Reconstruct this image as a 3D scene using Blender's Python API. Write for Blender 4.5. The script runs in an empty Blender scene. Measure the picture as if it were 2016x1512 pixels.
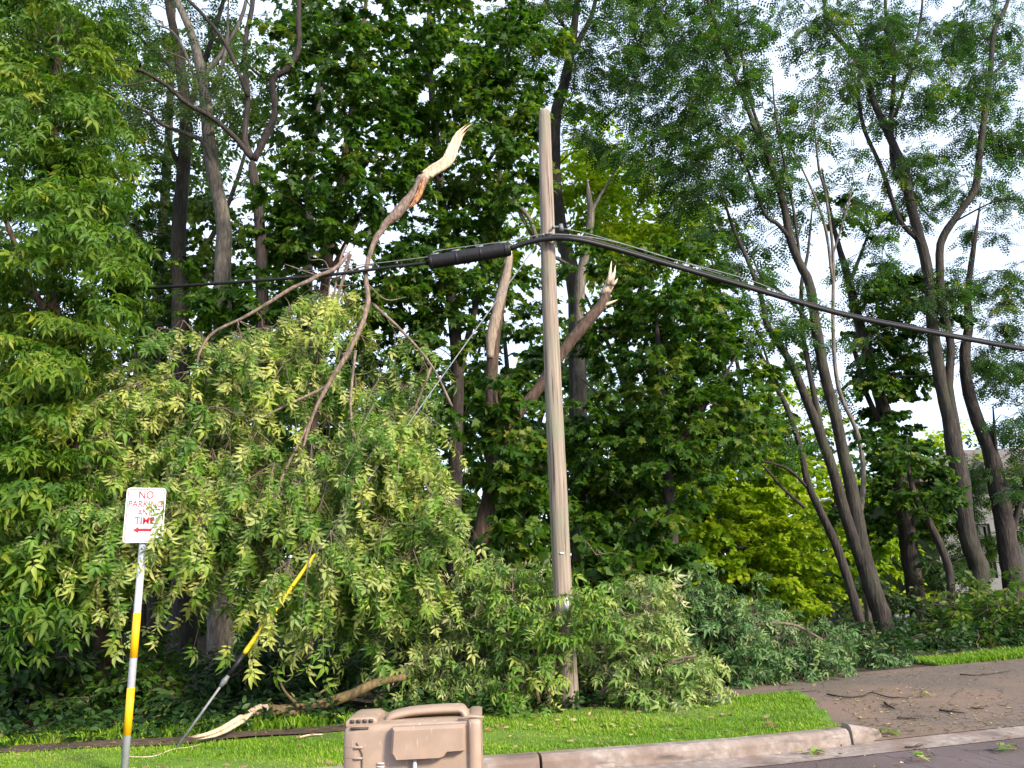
import bpy, math
import numpy as np
from mathutils import Vector, Matrix

# ------------------------------------------------------------------ camera, world, sun
PITCH, ROLL, F_PX, CAM_H = math.radians(14.0), math.radians(1.66), 1582.0, 1.5
sc = bpy.context.scene
COL = sc.collection
Fv = np.array([0, math.cos(PITCH), math.sin(PITCH)])
R0 = np.array([1.0, 0, 0]); U0 = np.array([0, -math.sin(PITCH), math.cos(PITCH)])
Rv = math.cos(ROLL) * R0 - math.sin(ROLL) * U0
Uv = math.cos(ROLL) * U0 + math.sin(ROLL) * R0
CAM = np.array([0, 0, CAM_H])
cam = bpy.data.cameras.new('camera'); cam.sensor_width = 36; cam.lens = F_PX / 2016 * 36
cam.clip_start = 0.05; cam.clip_end = 3000
camo = bpy.data.objects.new('camera', cam); COL.objects.link(camo)
camo.matrix_world = Matrix(((Rv[0], Uv[0], -Fv[0], 0), (Rv[1], Uv[1], -Fv[1], 0), (Rv[2], Uv[2], -Fv[2], CAM_H), (0, 0, 0, 1)))
sc.camera = camo

SUN_EL, SUN_AZ = math.radians(30), math.radians(136)      # azimuth clockwise from +Y
sun_dir = Vector((math.sin(SUN_AZ) * math.cos(SUN_EL), math.cos(SUN_AZ) * math.cos(SUN_EL), math.sin(SUN_EL)))
w = bpy.data.worlds.new('World'); sc.world = w; w.use_nodes = True
nt = w.node_tree; nt.nodes.clear()
def N(t, typ, **kw):
    n = t.nodes.new(typ)
    for k, v in kw.items():
        if k == 'inp':
            for kk, vv in v.items(): n.inputs[kk].default_value = vv
        else: setattr(n, k, v)
    return n
sky = N(nt, 'ShaderNodeTexSky', sky_type='NISHITA', sun_disc=False, sun_elevation=SUN_EL, sun_rotation=SUN_AZ)
tc = N(nt, 'ShaderNodeTexCoord')
nz = N(nt, 'ShaderNodeTexNoise', inp={'Scale': 2.2, 'Detail': 6, 'Roughness': 0.55})
rmp = N(nt, 'ShaderNodeMapRange', inp={'From Min': 0.35, 'From Max': 0.62, 'To Min': 0.55, 'To Max': 0.97})
mx = N(nt, 'ShaderNodeMix', data_type='RGBA'); mx.inputs[7].default_value = (3.4, 3.9, 4.9, 1)
bg = N(nt, 'ShaderNodeBackground', inp={'Strength': 0.13}); wo = N(nt, 'ShaderNodeOutputWorld')
nt.links.new(tc.outputs['Generated'], nz.inputs['Vector']); nt.links.new(nz.outputs['Fac'], rmp.inputs['Value'])
nt.links.new(rmp.outputs['Result'], mx.inputs[0]); nt.links.new(sky.outputs[0], mx.inputs[6])
nt.links.new(mx.outputs[2], bg.inputs['Color']); nt.links.new(bg.outputs[0], wo.inputs['Surface'])
sl = bpy.data.lights.new('sun', 'SUN'); sl.energy = 2.7; sl.angle = math.radians(10); sl.color = (1.0, 0.86, 0.68)
so = bpy.data.objects.new('sun', sl); COL.objects.link(so); so.rotation_euler = sun_dir.to_track_quat('Z', 'Y').to_euler()
so.location = (30, -20, 40)
sc.view_settings.view_transform = 'Standard'; sc.view_settings.look = 'None'; sc.view_settings.gamma = 1
sc.view_settings.exposure = 1.6
sc.render.engine = 'CYCLES'
cy = sc.cycles; cy.max_bounces = 9; cy.diffuse_bounces = 5; cy.glossy_bounces = 2; cy.transmission_bounces = 5; cy.transparent_max_bounces = 4
cy.use_denoising = True; cy.caustics_reflective = False; cy.caustics_refractive = False
cy.use_adaptive_sampling = True; cy.adaptive_threshold = 0.02

# ------------------------------------------------------------------ pixels to points
def ray(px, py): return Fv + Rv * ((px - 1008) / F_PX) - Uv * ((py - 756) / F_PX)
def P(px, py, Y):
    d = ray(px, py); return CAM + d * (Y / d[1])
def G(px, py, z=0.11):
    d = ray(px, py); return CAM + d * ((z - CAM_H) / d[2])
SA = math.radians(12); SU = np.array([math.cos(SA), math.sin(SA), 0]); SN = np.array([-math.sin(SA), math.cos(SA), 0])
def rise(s): return .024 * np.clip(np.asarray(s, float) - 3.4, 0, 12)          # the street climbs gently to the right
def ST(s, t, z=0.0): return SU * s + SN * t + np.array([0, 0, z + float(rise(s))])      # along the street, across it
def to_st(p): return float(np.dot(p, SU)), float(np.dot(p, SN))
rng = np.random.RandomState(7)
def nrm(a): return a / np.maximum(np.linalg.norm(a, axis=-1, keepdims=True), 1e-9)

# ------------------------------------------------------------------ mesh building
class MB:
    def __init__(s): s.V, s.T, s.Q, s.A, s.n = [], [], [], [], 0
    def add(s, v, tris=None, quads=None, a=0.5):
        v = np.asarray(v, float).reshape(-1, 3)
        if tris is not None and len(tris): s.T.append(np.asarray(tris).reshape(-1, 3) + s.n)
        if quads is not None and len(quads): s.Q.append(np.asarray(quads).reshape(-1, 4) + s.n)
        s.V.append(v); s.A.append(np.broadcast_to(np.asarray(a, float), (len(v),))); s.n += len(v)
    def box(s, c, size, ax=None, a=0.5):
        ax = np.eye(3) if ax is None else np.asarray(ax)
        q = np.array([[x, y, z] for x in (-.5, .5) for y in (-.5, .5) for z in (-.5, .5)]) * np.asarray(size)
        s.add(np.asarray(c) + q @ ax, quads=[[0, 1, 3, 2], [4, 6, 7, 5], [0, 4, 5, 1], [2, 3, 7, 6], [0, 2, 6, 4], [1, 5, 7, 3]], a=a)
    def prism(s, poly, off, a=0.5):
        p = np.asarray(poly, float); n = len(p); off = np.asarray(off, float)
        s.add(np.vstack([p, p + off]), quads=[[i, (i + 1) % n, n + (i + 1) % n, n + i] for i in range(n)], a=a)
        for k, o in ((0, 0), (1, off)):
            c = p.mean(0) + o; t = [[n, i, (i + 1) % n] if k else [n, (i + 1) % n, i] for i in range(n)]
            s.add(np.vstack([p + o, c[None]]), tris=t, a=a)
    def tube(s, pts, rad, sides=8, cap=True, flat=None, jit=0.0, a=0.5, r=rng):
        pts = np.asarray(pts, float); n = len(pts); rad = np.broadcast_to(np.asarray(rad, float), (n,))
        tg = nrm(np.gradient(pts, axis=0)); ref = np.array([0, 0, 1.0]) if abs(tg[0][2]) < .8 else np.array([1.0, 0, 0])
        if flat is not None: ref = np.asarray(flat[0], float)
        k = 1.0 if flat is None else flat[1]
        an = np.linspace(0, 2 * math.pi, sides, endpoint=False)
        u = np.cross(ref, tg[0]); u /= max(np.linalg.norm(u), 1e-9); vs = []
        for i in range(n):
            u = u - tg[i] * np.dot(u, tg[i]); u /= max(np.linalg.norm(u), 1e-9); v = np.cross(tg[i], u)
            rr = rad[i] * (1 + jit * r.uniform(-1, 1, sides))
            vs.append(pts[i] + (np.cos(an) * rr)[:, None] * u + (np.sin(an) * rr * k)[:, None] * v)
        q = [[i * sides + j, i * sides + (j + 1) % sides, (i + 1) * sides + (j + 1) % sides, (i + 1) * sides + j] for i in range(n - 1) for j in range(sides)]
        vs = np.vstack(vs); t = []
        if cap:
            vs = np.vstack([vs, pts[0], pts[-1]]); m = n * sides
            t = [[m, (j + 1) % sides, j] for j in range(sides)] + [[m + 1, (n - 1) * sides + j, (n - 1) * sides + (j + 1) % sides] for j in range(sides)]
        s.add(vs, tris=t, quads=q, a=a)
    def build(s, name, mat, parent=None, org=(0, 0, 0), smooth=True):
        V = (np.vstack(s.V) if s.V else np.zeros((0, 3))) - np.asarray(org)
        T = np.vstack(s.T) if s.T else np.zeros((0, 3), int); Q = np.vstack(s.Q) if s.Q else np.zeros((0, 4), int)
        me = bpy.data.meshes.new(name); me.vertices.add(len(V)); me.vertices.foreach_set('co', V.ravel().astype(np.float32))
        L = np.concatenate([T.ravel(), Q.ravel()]).astype(np.int32); nf = len(T) + len(Q)
        me.loops.add(len(L)); me.loops.foreach_set('vertex_index', L)
        ls = np.concatenate([np.arange(len(T)) * 3, len(T) * 3 + np.arange(len(Q)) * 4]).astype(np.int32)
        me.polygons.add(nf); me.polygons.foreach_set('loop_start', ls)
        me.polygons.foreach_set('use_smooth', np.full(nf, bool(smooth)))
        at = me.attributes.new('v', 'FLOAT', 'POINT'); at.data.foreach_set('value', np.concatenate(s.A).astype(np.float32))
        me.update(calc_edges=True); me.validate()
        me.materials.append(mat); o = bpy.data.objects.new(name, me); COL.objects.link(o)
        if parent: o.parent = parent
        else: o.location = tuple(org)
        return o
def tag(o, label=None, cat=None, group=None, kind=None):
    for k, v in (('label', label), ('category', cat), ('group', group), ('kind', kind)):
        if v: o[k] = v
    return o
def thing(name, label, cat, loc=(0, 0, 0), group=None):
    o = bpy.data.objects.new(name, None); COL.objects.link(o); o.location = tuple(loc); o.empty_display_size = .2
    return tag(o, label, cat, group)
def spline(p, n=6):
    p = np.asarray(p, float)
    if len(p) < 3: return np.array([p[0] + (p[-1] - p[0]) * t for t in np.linspace(0, 1, n + 1)])
    q = np.vstack([2 * p[0] - p[1], p, 2 * p[-1] - p[-2]]); out = []
    for i in range(1, len(q) - 2):
        a, b, c, d = q[i - 1:i + 3]
        for t in np.linspace(0, 1, n, endpoint=False):
            out.append(.5 * (2 * b + (c - a) * t + (2 * a - 5 * b + 4 * c - d) * t * t + (3 * b - a - 3 * c + d) * t ** 3))
    out.append(p[-1]); return np.array(out)

# ------------------------------------------------------------------ materials
def newmat(name):
    m = bpy.data.materials.new(name); m.use_nodes = True; t = m.node_tree; t.nodes.clear()
    return m, t, N(t, 'ShaderNodeOutputMaterial')
def ramp(t, stops):
    r = N(t, 'ShaderNodeValToRGB'); e = r.color_ramp.elements
    while len(e) < len(stops): e.new(0.5)
    for x, (p, c) in zip(e, stops): x.position = p; x.color = (*c, 1)
    return r
def leafmat(name, stops, under=None, trans=0.35, rough=0.5, tint=(1.25, 1.35, .55)):
    m, t, out = newmat(name)
    at = N(t, 'ShaderNodeAttribute', attribute_name='v'); r = ramp(t, stops); t.links.new(at.outputs['Fac'], r.inputs[0])
    col = r.outputs[0]
    if under:
        ru = ramp(t, under); t.links.new(at.outputs['Fac'], ru.inputs[0]); g = N(t, 'ShaderNodeNewGeometry')
        mm = N(t, 'ShaderNodeMix', data_type='RGBA'); t.links.new(g.outputs['Backfacing'], mm.inputs[0])
        t.links.new(r.outputs[0], mm.inputs[6]); t.links.new(ru.outputs[0], mm.inputs[7]); col = mm.outputs[2]
    b = N(t, 'ShaderNodeBsdfPrincipled', inp={'Roughness': rough, 'Specular IOR Level': 0.35})
    tr = N(t, 'ShaderNodeBsdfTranslucent'); tm = N(t, 'ShaderNodeMix', data_type='RGBA', blend_type='MULTIPLY'); tm.inputs[0].default_value = 1
    tm.inputs[7].default_value = (*tint, 1); t.links.new(r.outputs[0], tm.inputs[6])
    ms = N(t, 'ShaderNodeMixShader', inp={0: trans})
    t.links.new(col, b.inputs['Base Color']); t.links.new(tm.outputs[2], tr.inputs['Color'])
    t.links.new(b.outputs[0], ms.inputs[1]); t.links.new(tr.outputs[0], ms.inputs[2]); t.links.new(ms.outputs[0], out.inputs[0])
    return m
def noisemat(name, stops, scale=(8, 8, 8), detail=6, rough=0.85, bump=0.3, dist=0.02, metal=0.0, ns=1.0, second=None, spec=0.4, nrough=.6, third=None):
    m, t, out = newmat(name); tcn = N(t, 'ShaderNodeTexCoord'); mp = N(t, 'ShaderNodeMapping'); mp.inputs['Scale'].default_value = scale
    n = N(t, 'ShaderNodeTexNoise', inp={'Scale': ns, 'Detail': detail, 'Roughness': nrough}); r = ramp(t, stops)
    t.links.new(tcn.outputs['Object'], mp.inputs[0]); t.links.new(mp.outputs[0], n.inputs['Vector']); t.links.new(n.outputs['Fac'], r.inputs[0])
    b = N(t, 'ShaderNodeBsdfPrincipled', inp={'Roughness': rough, 'Metallic': metal, 'Specular IOR Level': spec}); col = r.outputs[0]
    if second:           # (scale, colour, from, to): patches of another colour
        s2, c2, f0, f1 = second; n2 = N(t, 'ShaderNodeTexNoise', inp={'Scale': s2, 'Detail': 4}); t.links.new(tcn.outputs['Object'], n2.inputs['Vector'])
        m2 = N(t, 'ShaderNodeMapRange', inp={'From Min': f0, 'From Max': f1}); t.links.new(n2.outputs['Fac'], m2.inputs['Value'])
        mm = N(t, 'ShaderNodeMix', data_type='RGBA'); mm.inputs[7].default_value = (*c2, 1)
        t.links.new(m2.outputs[0], mm.inputs[0]); t.links.new(col, mm.inputs[6]); col = mm.outputs[2]
    if third:            # (kind, scale, colour, from, to): cracks or stretched streaks
        kind, s3, c3, f0, f1 = third; mp3 = N(t, 'ShaderNodeMapping'); mp3.inputs['Scale'].default_value = s3; t.links.new(tcn.outputs['Object'], mp3.inputs[0])
        if kind == 'crack':
            nw = N(t, 'ShaderNodeTexNoise', inp={'Scale': 1.5, 'Detail': 5}); va = N(t, 'ShaderNodeVectorMath', operation='MULTIPLY_ADD'); va.inputs[1].default_value = (.5, .5, .5)
            t.links.new(mp3.outputs[0], nw.inputs['Vector']); t.links.new(nw.outputs['Color'], va.inputs[0]); t.links.new(mp3.outputs[0], va.inputs[2])
            x3 = N(t, 'ShaderNodeTexVoronoi', feature='DISTANCE_TO_EDGE'); t.links.new(va.outputs[0], x3.inputs['Vector']); o3 = x3.outputs['Distance']
        else:
            x3 = N(t, 'ShaderNodeTexNoise', inp={'Scale': 1, 'Detail': 5}); t.links.new(mp3.outputs[0], x3.inputs['Vector']); o3 = x3.outputs['Fac']
        m3 = N(t, 'ShaderNodeMapRange', inp={'From Min': f0, 'From Max': f1}); t.links.new(o3, m3.inputs['Value']); mm3 = N(t, 'ShaderNodeMix', data_type='RGBA'); mm3.inputs[7].default_value = (*c3, 1)
        t.links.new(m3.outputs[0], mm3.inputs[0]); t.links.new(col, mm3.inputs[6]); col = mm3.outputs[2]
    t.links.new(col, b.inputs['Base Color'])
    if bump:
        bp = N(t, 'ShaderNodeBump', inp={'Strength': bump, 'Distance': dist}); t.links.new(n.outputs['Fac'], bp.inputs['Height']); t.links.new(bp.outputs[0], b.inputs['Normal'])
    t.links.new(b.outputs[0], out.inputs[0]); return m
M = {}
M['bark_dark'] = noisemat('bark_dark', [(.3, (.012, .010, .009)), (.55, (.04, .031, .028)), (.75, (.085, .069, .061))], (26, 26, 4), bump=.9, dist=.04)
M['bark_mid'] = noisemat('bark_mid', [(.3, (.011, .009, .008)), (.55, (.037, .031, .026)), (.75, (.08, .069, .06))], (26, 26, 4), bump=.9, dist=.04, second=(1.6, (.055, .055, .035), .5, .7))
M['bark_red'] = noisemat('bark_red', [(.3, (.022, .015, .011)), (.55, (.075, .047, .033)), (.75, (.15, .1, .07))], (22, 22, 5), bump=.8, dist=.03)
M['bark_grey'] = noisemat('bark_grey', [(.3, (.055, .05, .045)), (.55, (.16, .14, .12)), (.75, (.28, .25, .22))], (26, 26, 5), bump=.8, dist=.03)
M['bark_young'] = noisemat('bark_young', [(.28, (.08, .055, .045)), (.5, (.19, .135, .11)), (.7, (.33, .245, .205))], (34, 34, 14), bump=.7, dist=.02, second=(9, (.1, .085, .065), .52, .66))
M['twig'] = noisemat('twig', [(.3, (.09, .065, .05)), (.7, (.2, .16, .12))], (20, 20, 20), bump=0)
M['dark_twig'] = noisemat('dark_twig', [(.3, (.015, .012, .01)), (.7, (.05, .04, .034))], (20, 20, 20), bump=0)
M['bark_limb'] = noisemat('bark_limb', [(.3, (.07, .05, .02)), (.55, (.16, .115, .055)), (.75, (.24, .18, .1))], (26, 26, 8), bump=.6, dist=.02)
M['split_wood'] = noisemat('split_wood', [(.3, (.38, .22, .12)), (.5, (.6, .46, .34)), (.7, (.7, .6, .5))], (60, 60, 7), bump=.5, dist=.01, rough=.7)
M['grey_wood'] = noisemat('grey_wood', [(.3, (.14, .1, .075)), (.6, (.3, .24, .185)), (.8, (.42, .36, .29))], (50, 50, 5), bump=.4, dist=.01)
M['pole_wood'] = noisemat('pole_wood', [(.28, (.13, .105, .088)), (.5, (.255, .205, .165)), (.72, (.36, .3, .25))], (34, 34, 1.1), detail=8, bump=.5, dist=.012, second=(1.1, (.19, .205, .145), .5, .7), third=('streak', (40, 40, .9), (.055, .045, .038), .6, .68))
M['leaf_norway'] = leafmat('leaf_norway', [(0, (.022, .066, .009)), (.5, (.05, .125, .013)), (.85, (.1, .18, .018)), (1, (.2, .23, .03))], trans=.52)
M['leaf_left'] = leafmat('leaf_left', [(0, (.04, .11, .011)), (.5, (.095, .19, .016)), (.82, (.17, .245, .02)), (1, (.27, .3, .03))], trans=.42)
M['leaf_hang'] = leafmat('leaf_hang', [(0, (.06, .15, .016)), (.5, (.13, .25, .028)), (.8, (.235, .33, .045)), (1, (.38, .43, .09))], under=[(0, (.17, .25, .07)), (1, (.4, .42, .13))], trans=.3)
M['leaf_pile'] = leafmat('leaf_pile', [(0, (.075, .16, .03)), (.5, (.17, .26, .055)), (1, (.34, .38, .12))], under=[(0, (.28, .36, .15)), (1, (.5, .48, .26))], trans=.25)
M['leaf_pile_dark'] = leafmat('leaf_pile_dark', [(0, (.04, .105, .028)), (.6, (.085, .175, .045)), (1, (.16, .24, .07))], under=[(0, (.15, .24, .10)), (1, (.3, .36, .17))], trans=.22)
M['leaf_locust'] = leafmat('leaf_locust', [(0, (.022, .065, .016)), (.6, (.05, .125, .022)), (.9, (.1, .18, .028)), (1, (.19, .23, .03))], trans=.4)
M['leaf_pale'] = leafmat('leaf_pale', [(0, (.05, .11, .03)), (.6, (.1, .17, .045)), (1, (.18, .24, .07))], trans=.42)
M['leaf_lime_sunlit'] = leafmat('leaf_lime_sunlit', [(0, (.17, .3, .012)), (.5, (.3, .43, .015)), (1, (.44, .5, .03))], trans=.5)  # lime leaves with backlit sunshine put into a much lighter colour
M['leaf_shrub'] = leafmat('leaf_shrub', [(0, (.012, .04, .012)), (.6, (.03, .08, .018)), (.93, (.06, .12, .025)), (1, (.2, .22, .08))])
M['leaf_far'] = leafmat('leaf_far', [(0, (.03, .08, .015)), (.6, (.08, .15, .022)), (1, (.17, .23, .035))], trans=.4)
M['grass'] = leafmat('grass', [(0, (.1, .22, .012)), (.6, (.2, .35, .018)), (.93, (.28, .4, .03)), (1, (.34, .34, .12))], trans=.35, rough=.55, tint=(1.15, 1.2, .6))
M['lawn'] = noisemat('lawn_soil', [(.3, (.07, .1, .02)), (.6, (.11, .2, .02)), (.8, (.17, .24, .04))], (3, 3, 3), bump=.6, dist=.02)
M['soil'] = noisemat('soil', [(.3, (.02, .014, .009)), (.55, (.05, .034, .022)), (.78, (.1, .07, .045))], (7, 7, 7), detail=10, bump=.8, dist=.04)
M['dirt'] = noisemat('dirt', [(.3, (.035, .022, .016)), (.55, (.085, .055, .04)), (.78, (.17, .12, .09))], (9, 9, 9), detail=10, bump=.8, dist=.03)
M['asphalt'] = noisemat('road_asphalt', [(.3, (.045, .032, .032)), (.5, (.09, .065, .063)), (.7, (.175, .135, .128))], (55, 55, 55), detail=8, bump=.5, dist=.008, nrough=.8, second=(.7, (.13, .1, .105), .45, .7), third=('crack', (.4, .4, .4), (.03, .024, .026), .01, .003))
M['drive'] = noisemat('drive_asphalt', [(.3, (.055, .043, .034)), (.5, (.115, .09, .072)), (.72, (.195, .16, .13))], (30, 30, 30), detail=10, bump=.5, dist=.01, nrough=.8, second=(.8, (.17, .118, .088), .42, .62), third=('crack', (.55, .55, .55), (.035, .03, .027), .012, .004))
M['concrete'] = noisemat('concrete', [(.3, (.17, .135, .12)), (.55, (.27, .225, .2)), (.75, (.37, .32, .29))], (14, 14, 14), detail=10, bump=.3, dist=.008, second=(2.2, (.17, .12, .1), .45, .65), third=('streak', (3, 3, 14), (.09, .075, .065), .56, .72))
M['cable'] = noisemat('cable_black', [(.3, (.006, .006, .008)), (.7, (.015, .015, .018))], (20, 20, 20), rough=.5, bump=.05, spec=.3)
M['steel'] = noisemat('steel', [(.3, (.13, .135, .145)), (.7, (.25, .26, .28))], (15, 15, 15), rough=.6, metal=.4, bump=.1)
M['post'] = noisemat('post_galvanised', [(.3, (.4, .42, .47)), (.6, (.52, .54, .6)), (.75, (.63, .64, .68))], (20, 20, 8), rough=.55, metal=.3, bump=.05)
M['yellow'] = noisemat('yellow_paint', [(.3, (.72, .38, .004)), (.7, (.85, .48, .006))], (12, 12, 12), rough=.5, bump=.05)
M['guard'] = noisemat('yellow_guard', [(.3, (.46, .34, .01)), (.7, (.58, .45, .015))], (12, 12, 12), rough=.45, bump=.05)
M['white'] = noisemat('sign_white', [(.3, (.72, .75, .8)), (.7, (.82, .84, .87))], (6, 6, 6), rough=.45, bump=0)
M['red'] = noisemat('sign_red', [(.3, (.52, .015, .03)), (.7, (.62, .03, .05))], (10, 10, 10), rough=.5, bump=0)
M['cart'] = noisemat('cart_plastic', [(.3, (.28, .2, .15)), (.6, (.34, .248, .188)), (.8, (.39, .295, .23))], (5, 5, 5), rough=.5, bump=.08, dist=.005, second=(4, (.27, .2, .155), .5, .75), third=('streak', (60, 9, 9), (.5, .41, .36), .62, .74))
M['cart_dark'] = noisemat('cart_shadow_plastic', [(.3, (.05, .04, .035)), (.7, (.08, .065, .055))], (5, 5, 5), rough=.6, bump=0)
M['cart_mark'] = noisemat('cart_marking', [(.3, (.6, .56, .55)), (.7, (.7, .66, .65))], (5, 5, 5), rough=.6, bump=0)
M['stucco'] = noisemat('stucco', [(.3, (.15, .155, .16)), (.7, (.21, .215, .22))], (30, 30, 30), rough=.9, bump=.2, dist=.005)
M['frame'] = noisemat('dark_frame', [(.3, (.02, .02, .02)), (.7, (.04, .038, .035))], (10, 10, 10), rough=.5, bump=0)
M['roof'] = noisemat('roof_shingle', [(.3, (.09, .075, .065)), (.7, (.18, .15, .13))], (8, 8, 20), rough=.9, bump=.4)
M['rock'] = noisemat('pale_stone', [(.3, (.3, .31, .31)), (.7, (.45, .46, .45))], (6, 6, 6), rough=.9, bump=.5, dist=.03)
gm, gt, go = newmat('window_glass'); gb = N(gt, 'ShaderNodeBsdfPrincipled', inp={'Base Color': (.02, .025, .02, 1), 'Roughness': .06, 'Specular IOR Level': .8}); gt.links.new(gb.outputs[0], go.inputs[0]); M['glass'] = gm

# ------------------------------------------------------------------ leaves
def fan(half, cx=.38, fold=.14, droop=.22):
    r = [(x, y) for x, y in half]; l = [(-x, y) for x, y in half[::-1] if x > 1e-6]
    o = np.array(r + l); n = len(o); v = np.zeros((n + 1, 3)); v[:n, :2] = o; v[n] = (0, cx, 0)
    v[:, 2] = fold * np.abs(v[:, 0]) - droop * v[:, 1] ** 2 - .12 * np.abs(v[:, 0]) ** 2
    return v, np.array([[n, i, (i + 1) % n] for i in range(n)])
LT = {}
LT['maple'] = fan([(0, 0), (.2, .0), (.46, .1), (.3, .28), (.58, .58), (.25, .55), (.17, .78), (0, 1.05)])
LT['maple_lo'] = fan([(0, 0), (.42, .1), (.27, .33), (.52, .62), (0, 1.0)])
LT['silver'] = fan([(0, 0), (.16, .08), (.1, .27), (.31, .6), (.13, .56), (0, 1.12)], fold=.42, droop=.42)
LT['oval'] = fan([(0, 0), (.2, .22), (.24, .5), (.13, .8), (0, 1)], cx=.5)
LT['simple'] = (np.array([(0, 0, 0), (.27, .45, .05), (0, 1, -.15), (-.27, .45, .05)], float), np.array([[0, 1, 2], [0, 2, 3]]))
def locust_leaf(n=4):
    V, T = [], []
    def leaflet(p, d, s):
        b = len(V); e = np.array([-d[1], d[0], 0]) * .62
        for q in (p, p + d * s * .5 + e * s * .5, p + d * s, p + d * s * .5 - e * s * .5): V.append(q)
        T.extend([[b, b + 1, b + 2], [b, b + 2, b + 3]])
    for i in range(n):
        y = .15 + .8 * i / n; z = -.25 * y * y; s = .27 * (1 - .35 * abs(i / n - .4))
        for sg in (-1, 1): leaflet(np.array([0, y, z]), np.array([sg * .9, .42, -.15]), s)
    leaflet(np.array([0, .93, -.22]), np.array([0, 1, -.3]), .2)
    return np.array(V), np.array(T)
LT['locust'] = locust_leaf()
def compound_leaf():             # three to five drooping pointed leaflets on one stalk
    V, T = [], []
    for px_, py_, ang, s_ in ((0, .42, 0, .6), (.03, .4, -62, .46), (-.03, .4, 62, .46), (.02, .2, -80, .34), (-.02, .2, 80, .34)):
        a_ = math.radians(ang); d = np.array([-math.sin(a_), math.cos(a_)]); e = np.array([d[1], -d[0]]); b = len(V)
        for u, w_, z in ((0, 0, 0), (.3, .19, .09), (.62, .15, .02), (1, 0, -.32), (.62, -.15, .02), (.3, -.19, .09), (.4, 0, -.02)):
            q = np.array([px_, py_]) + (d * u + e * w_) * s_; V.append((q[0], q[1], z * s_ - .25 * q[1] ** 2 - .35 * abs(q[0]) ** 1.5))
        T += [[b + 6, b + i, b + (i + 1) % 6] for i in range(6)]
    return np.array(V), np.array(T)
LT['compound'] = compound_leaf()
def add_leaves(mb, kind, pos, tip, size, r, tilt=.55, up=None, v=None):
    tv, tt = LT[kind]; n = len(pos); tip = nrm(tip)
    n0 = np.array([0, 0, 1.0]) + r.normal(0, tilt, (n, 3)) if up is None else up + r.normal(0, tilt, (n, 3))
    nn = nrm(n0 - tip * (n0 * tip).sum(1, keepdims=True)); b = np.cross(tip, nn)
    size = np.broadcast_to(size, (n,)) * r.uniform(.65, 1.25, n)
    W = pos[:, None, :] + size[:, None, None] * (tv[None, :, 0:1] * b[:, None] + tv[None, :, 1:2] * tip[:, None] + tv[None, :, 2:3] * nn[:, None])
    T = tt[None] + (np.arange(n) * len(tv))[:, None, None]
    if v is None: v = r.uniform(0, 1, n)
    mb.add(W.reshape(-1, 3), tris=T.reshape(-1, 3), a=np.repeat(np.clip(v, 0, 1), len(tv)))

class Skel:                      # nodes that later branches grow from
    def __init__(s): s.p, s.r = [], []
    def add(s, pts, rad): s.p.extend(list(pts)); s.r.extend(list(rad))
def grow(mb, sk, att, r, end=.006, k=.010, up=.12, sag=0., sides=5, jit=.05):
    """joins every attractor to the nearest thicker wood; returns the direction each twig arrives in"""
    if len(att) == 0: return np.zeros((0, 3))
    base = np.array(sk.p); d0 = np.array([np.min(np.linalg.norm(base - a, axis=1)) for a in att]); order = np.argsort(d0); dirs = np.zeros((len(att), 3))
    for i in order:
        a = att[i]; Pn = np.array(sk.p); d = np.linalg.norm(Pn - a, axis=1) * (1 + .9 * (Pn[:, 2] > a[2] + .05) * (sag <= 0)); j = int(np.argmin(d)); n = Pn[j]; L = np.linalg.norm(a - n)
        if L < .05: dirs[i] = r.normal(0, 1, 3); continue
        c1 = n + (a - n) * .4 + np.array([0, 0, (up - sag) * L]) + r.normal(0, jit * L, 3); c2 = n + (a - n) * .75 + np.array([0, 0, (up * .6 - sag * .3) * L]) + r.normal(0, jit * L, 3)
        pts = spline([n, c1, c2, a], 3); rs = min(sk.r[j] * .75, end + k * L); rad = np.linspace(rs, min(end, rs), len(pts))
        mb.tube(pts, rad, sides, cap=False, r=r); sk.add(pts[2:], rad[2:]); dirs[i] = pts[-1] - pts[-3]
    return nrm(dirs)
def sprays(mb, att, dirs, kind, size, r, twigs=5, leaves=12, length=.5, droop=.25, tilt=.55, horiz=.7, sc_col=.22, bias=0., tw=None, cl=.7):
    n = len(att)
    if n == 0: return
    d = dirs[:, None, :] * .7 + r.normal(0, .8, (n, twigs, 3)) * np.array([1, 1, 1 - horiz]); d = nrm(d)
    d[..., 2] -= droop * .5; d = nrm(d); l = length * r.uniform(.5, 1.25, (n, twigs, 1))
    u = r.uniform(.12, 1.0, (n, twigs, leaves)); p = att[:, None, None, :] + d[:, :, None, :] * (l * u)[..., None]
    p[..., 2] -= droop * (l * u * u) * .6
    side = np.cross(d, np.array([0, 0, 1.0])); side = nrm(side + 1e-6); sg = np.where(r.rand(n, twigs, leaves) < .5, -1, 1)
    t = d[:, :, None, :] * .6 + side[:, :, None, :] * (sg * r.uniform(.3, 1.1, sg.shape))[..., None] + r.normal(0, .25, (n, twigs, leaves, 3))
    t[..., 2] -= droop * 1.6; off = size * .35; p = p + nrm(t) * off
    v = np.clip(r.normal(.45 + bias, sc_col * cl, (n, 1, 1)) + r.normal(0, sc_col, (n, twigs, leaves)), 0, 1)
    if tw is not None:
        for i in range(n):
            for j in range(twigs):
                q = np.array([att[i] + d[i, j] * l[i, j, 0] * s - np.array([0, 0, droop * l[i, j, 0] * s * s * .6]) for s in (0, .5, 1)]); tw.tube(q, [.006, .004, .002], 3, cap=False)
    add_leaves(mb, kind, p.reshape(-1, 3), t.reshape(-1, 3), size, r, tilt, v=v.ravel())
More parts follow.
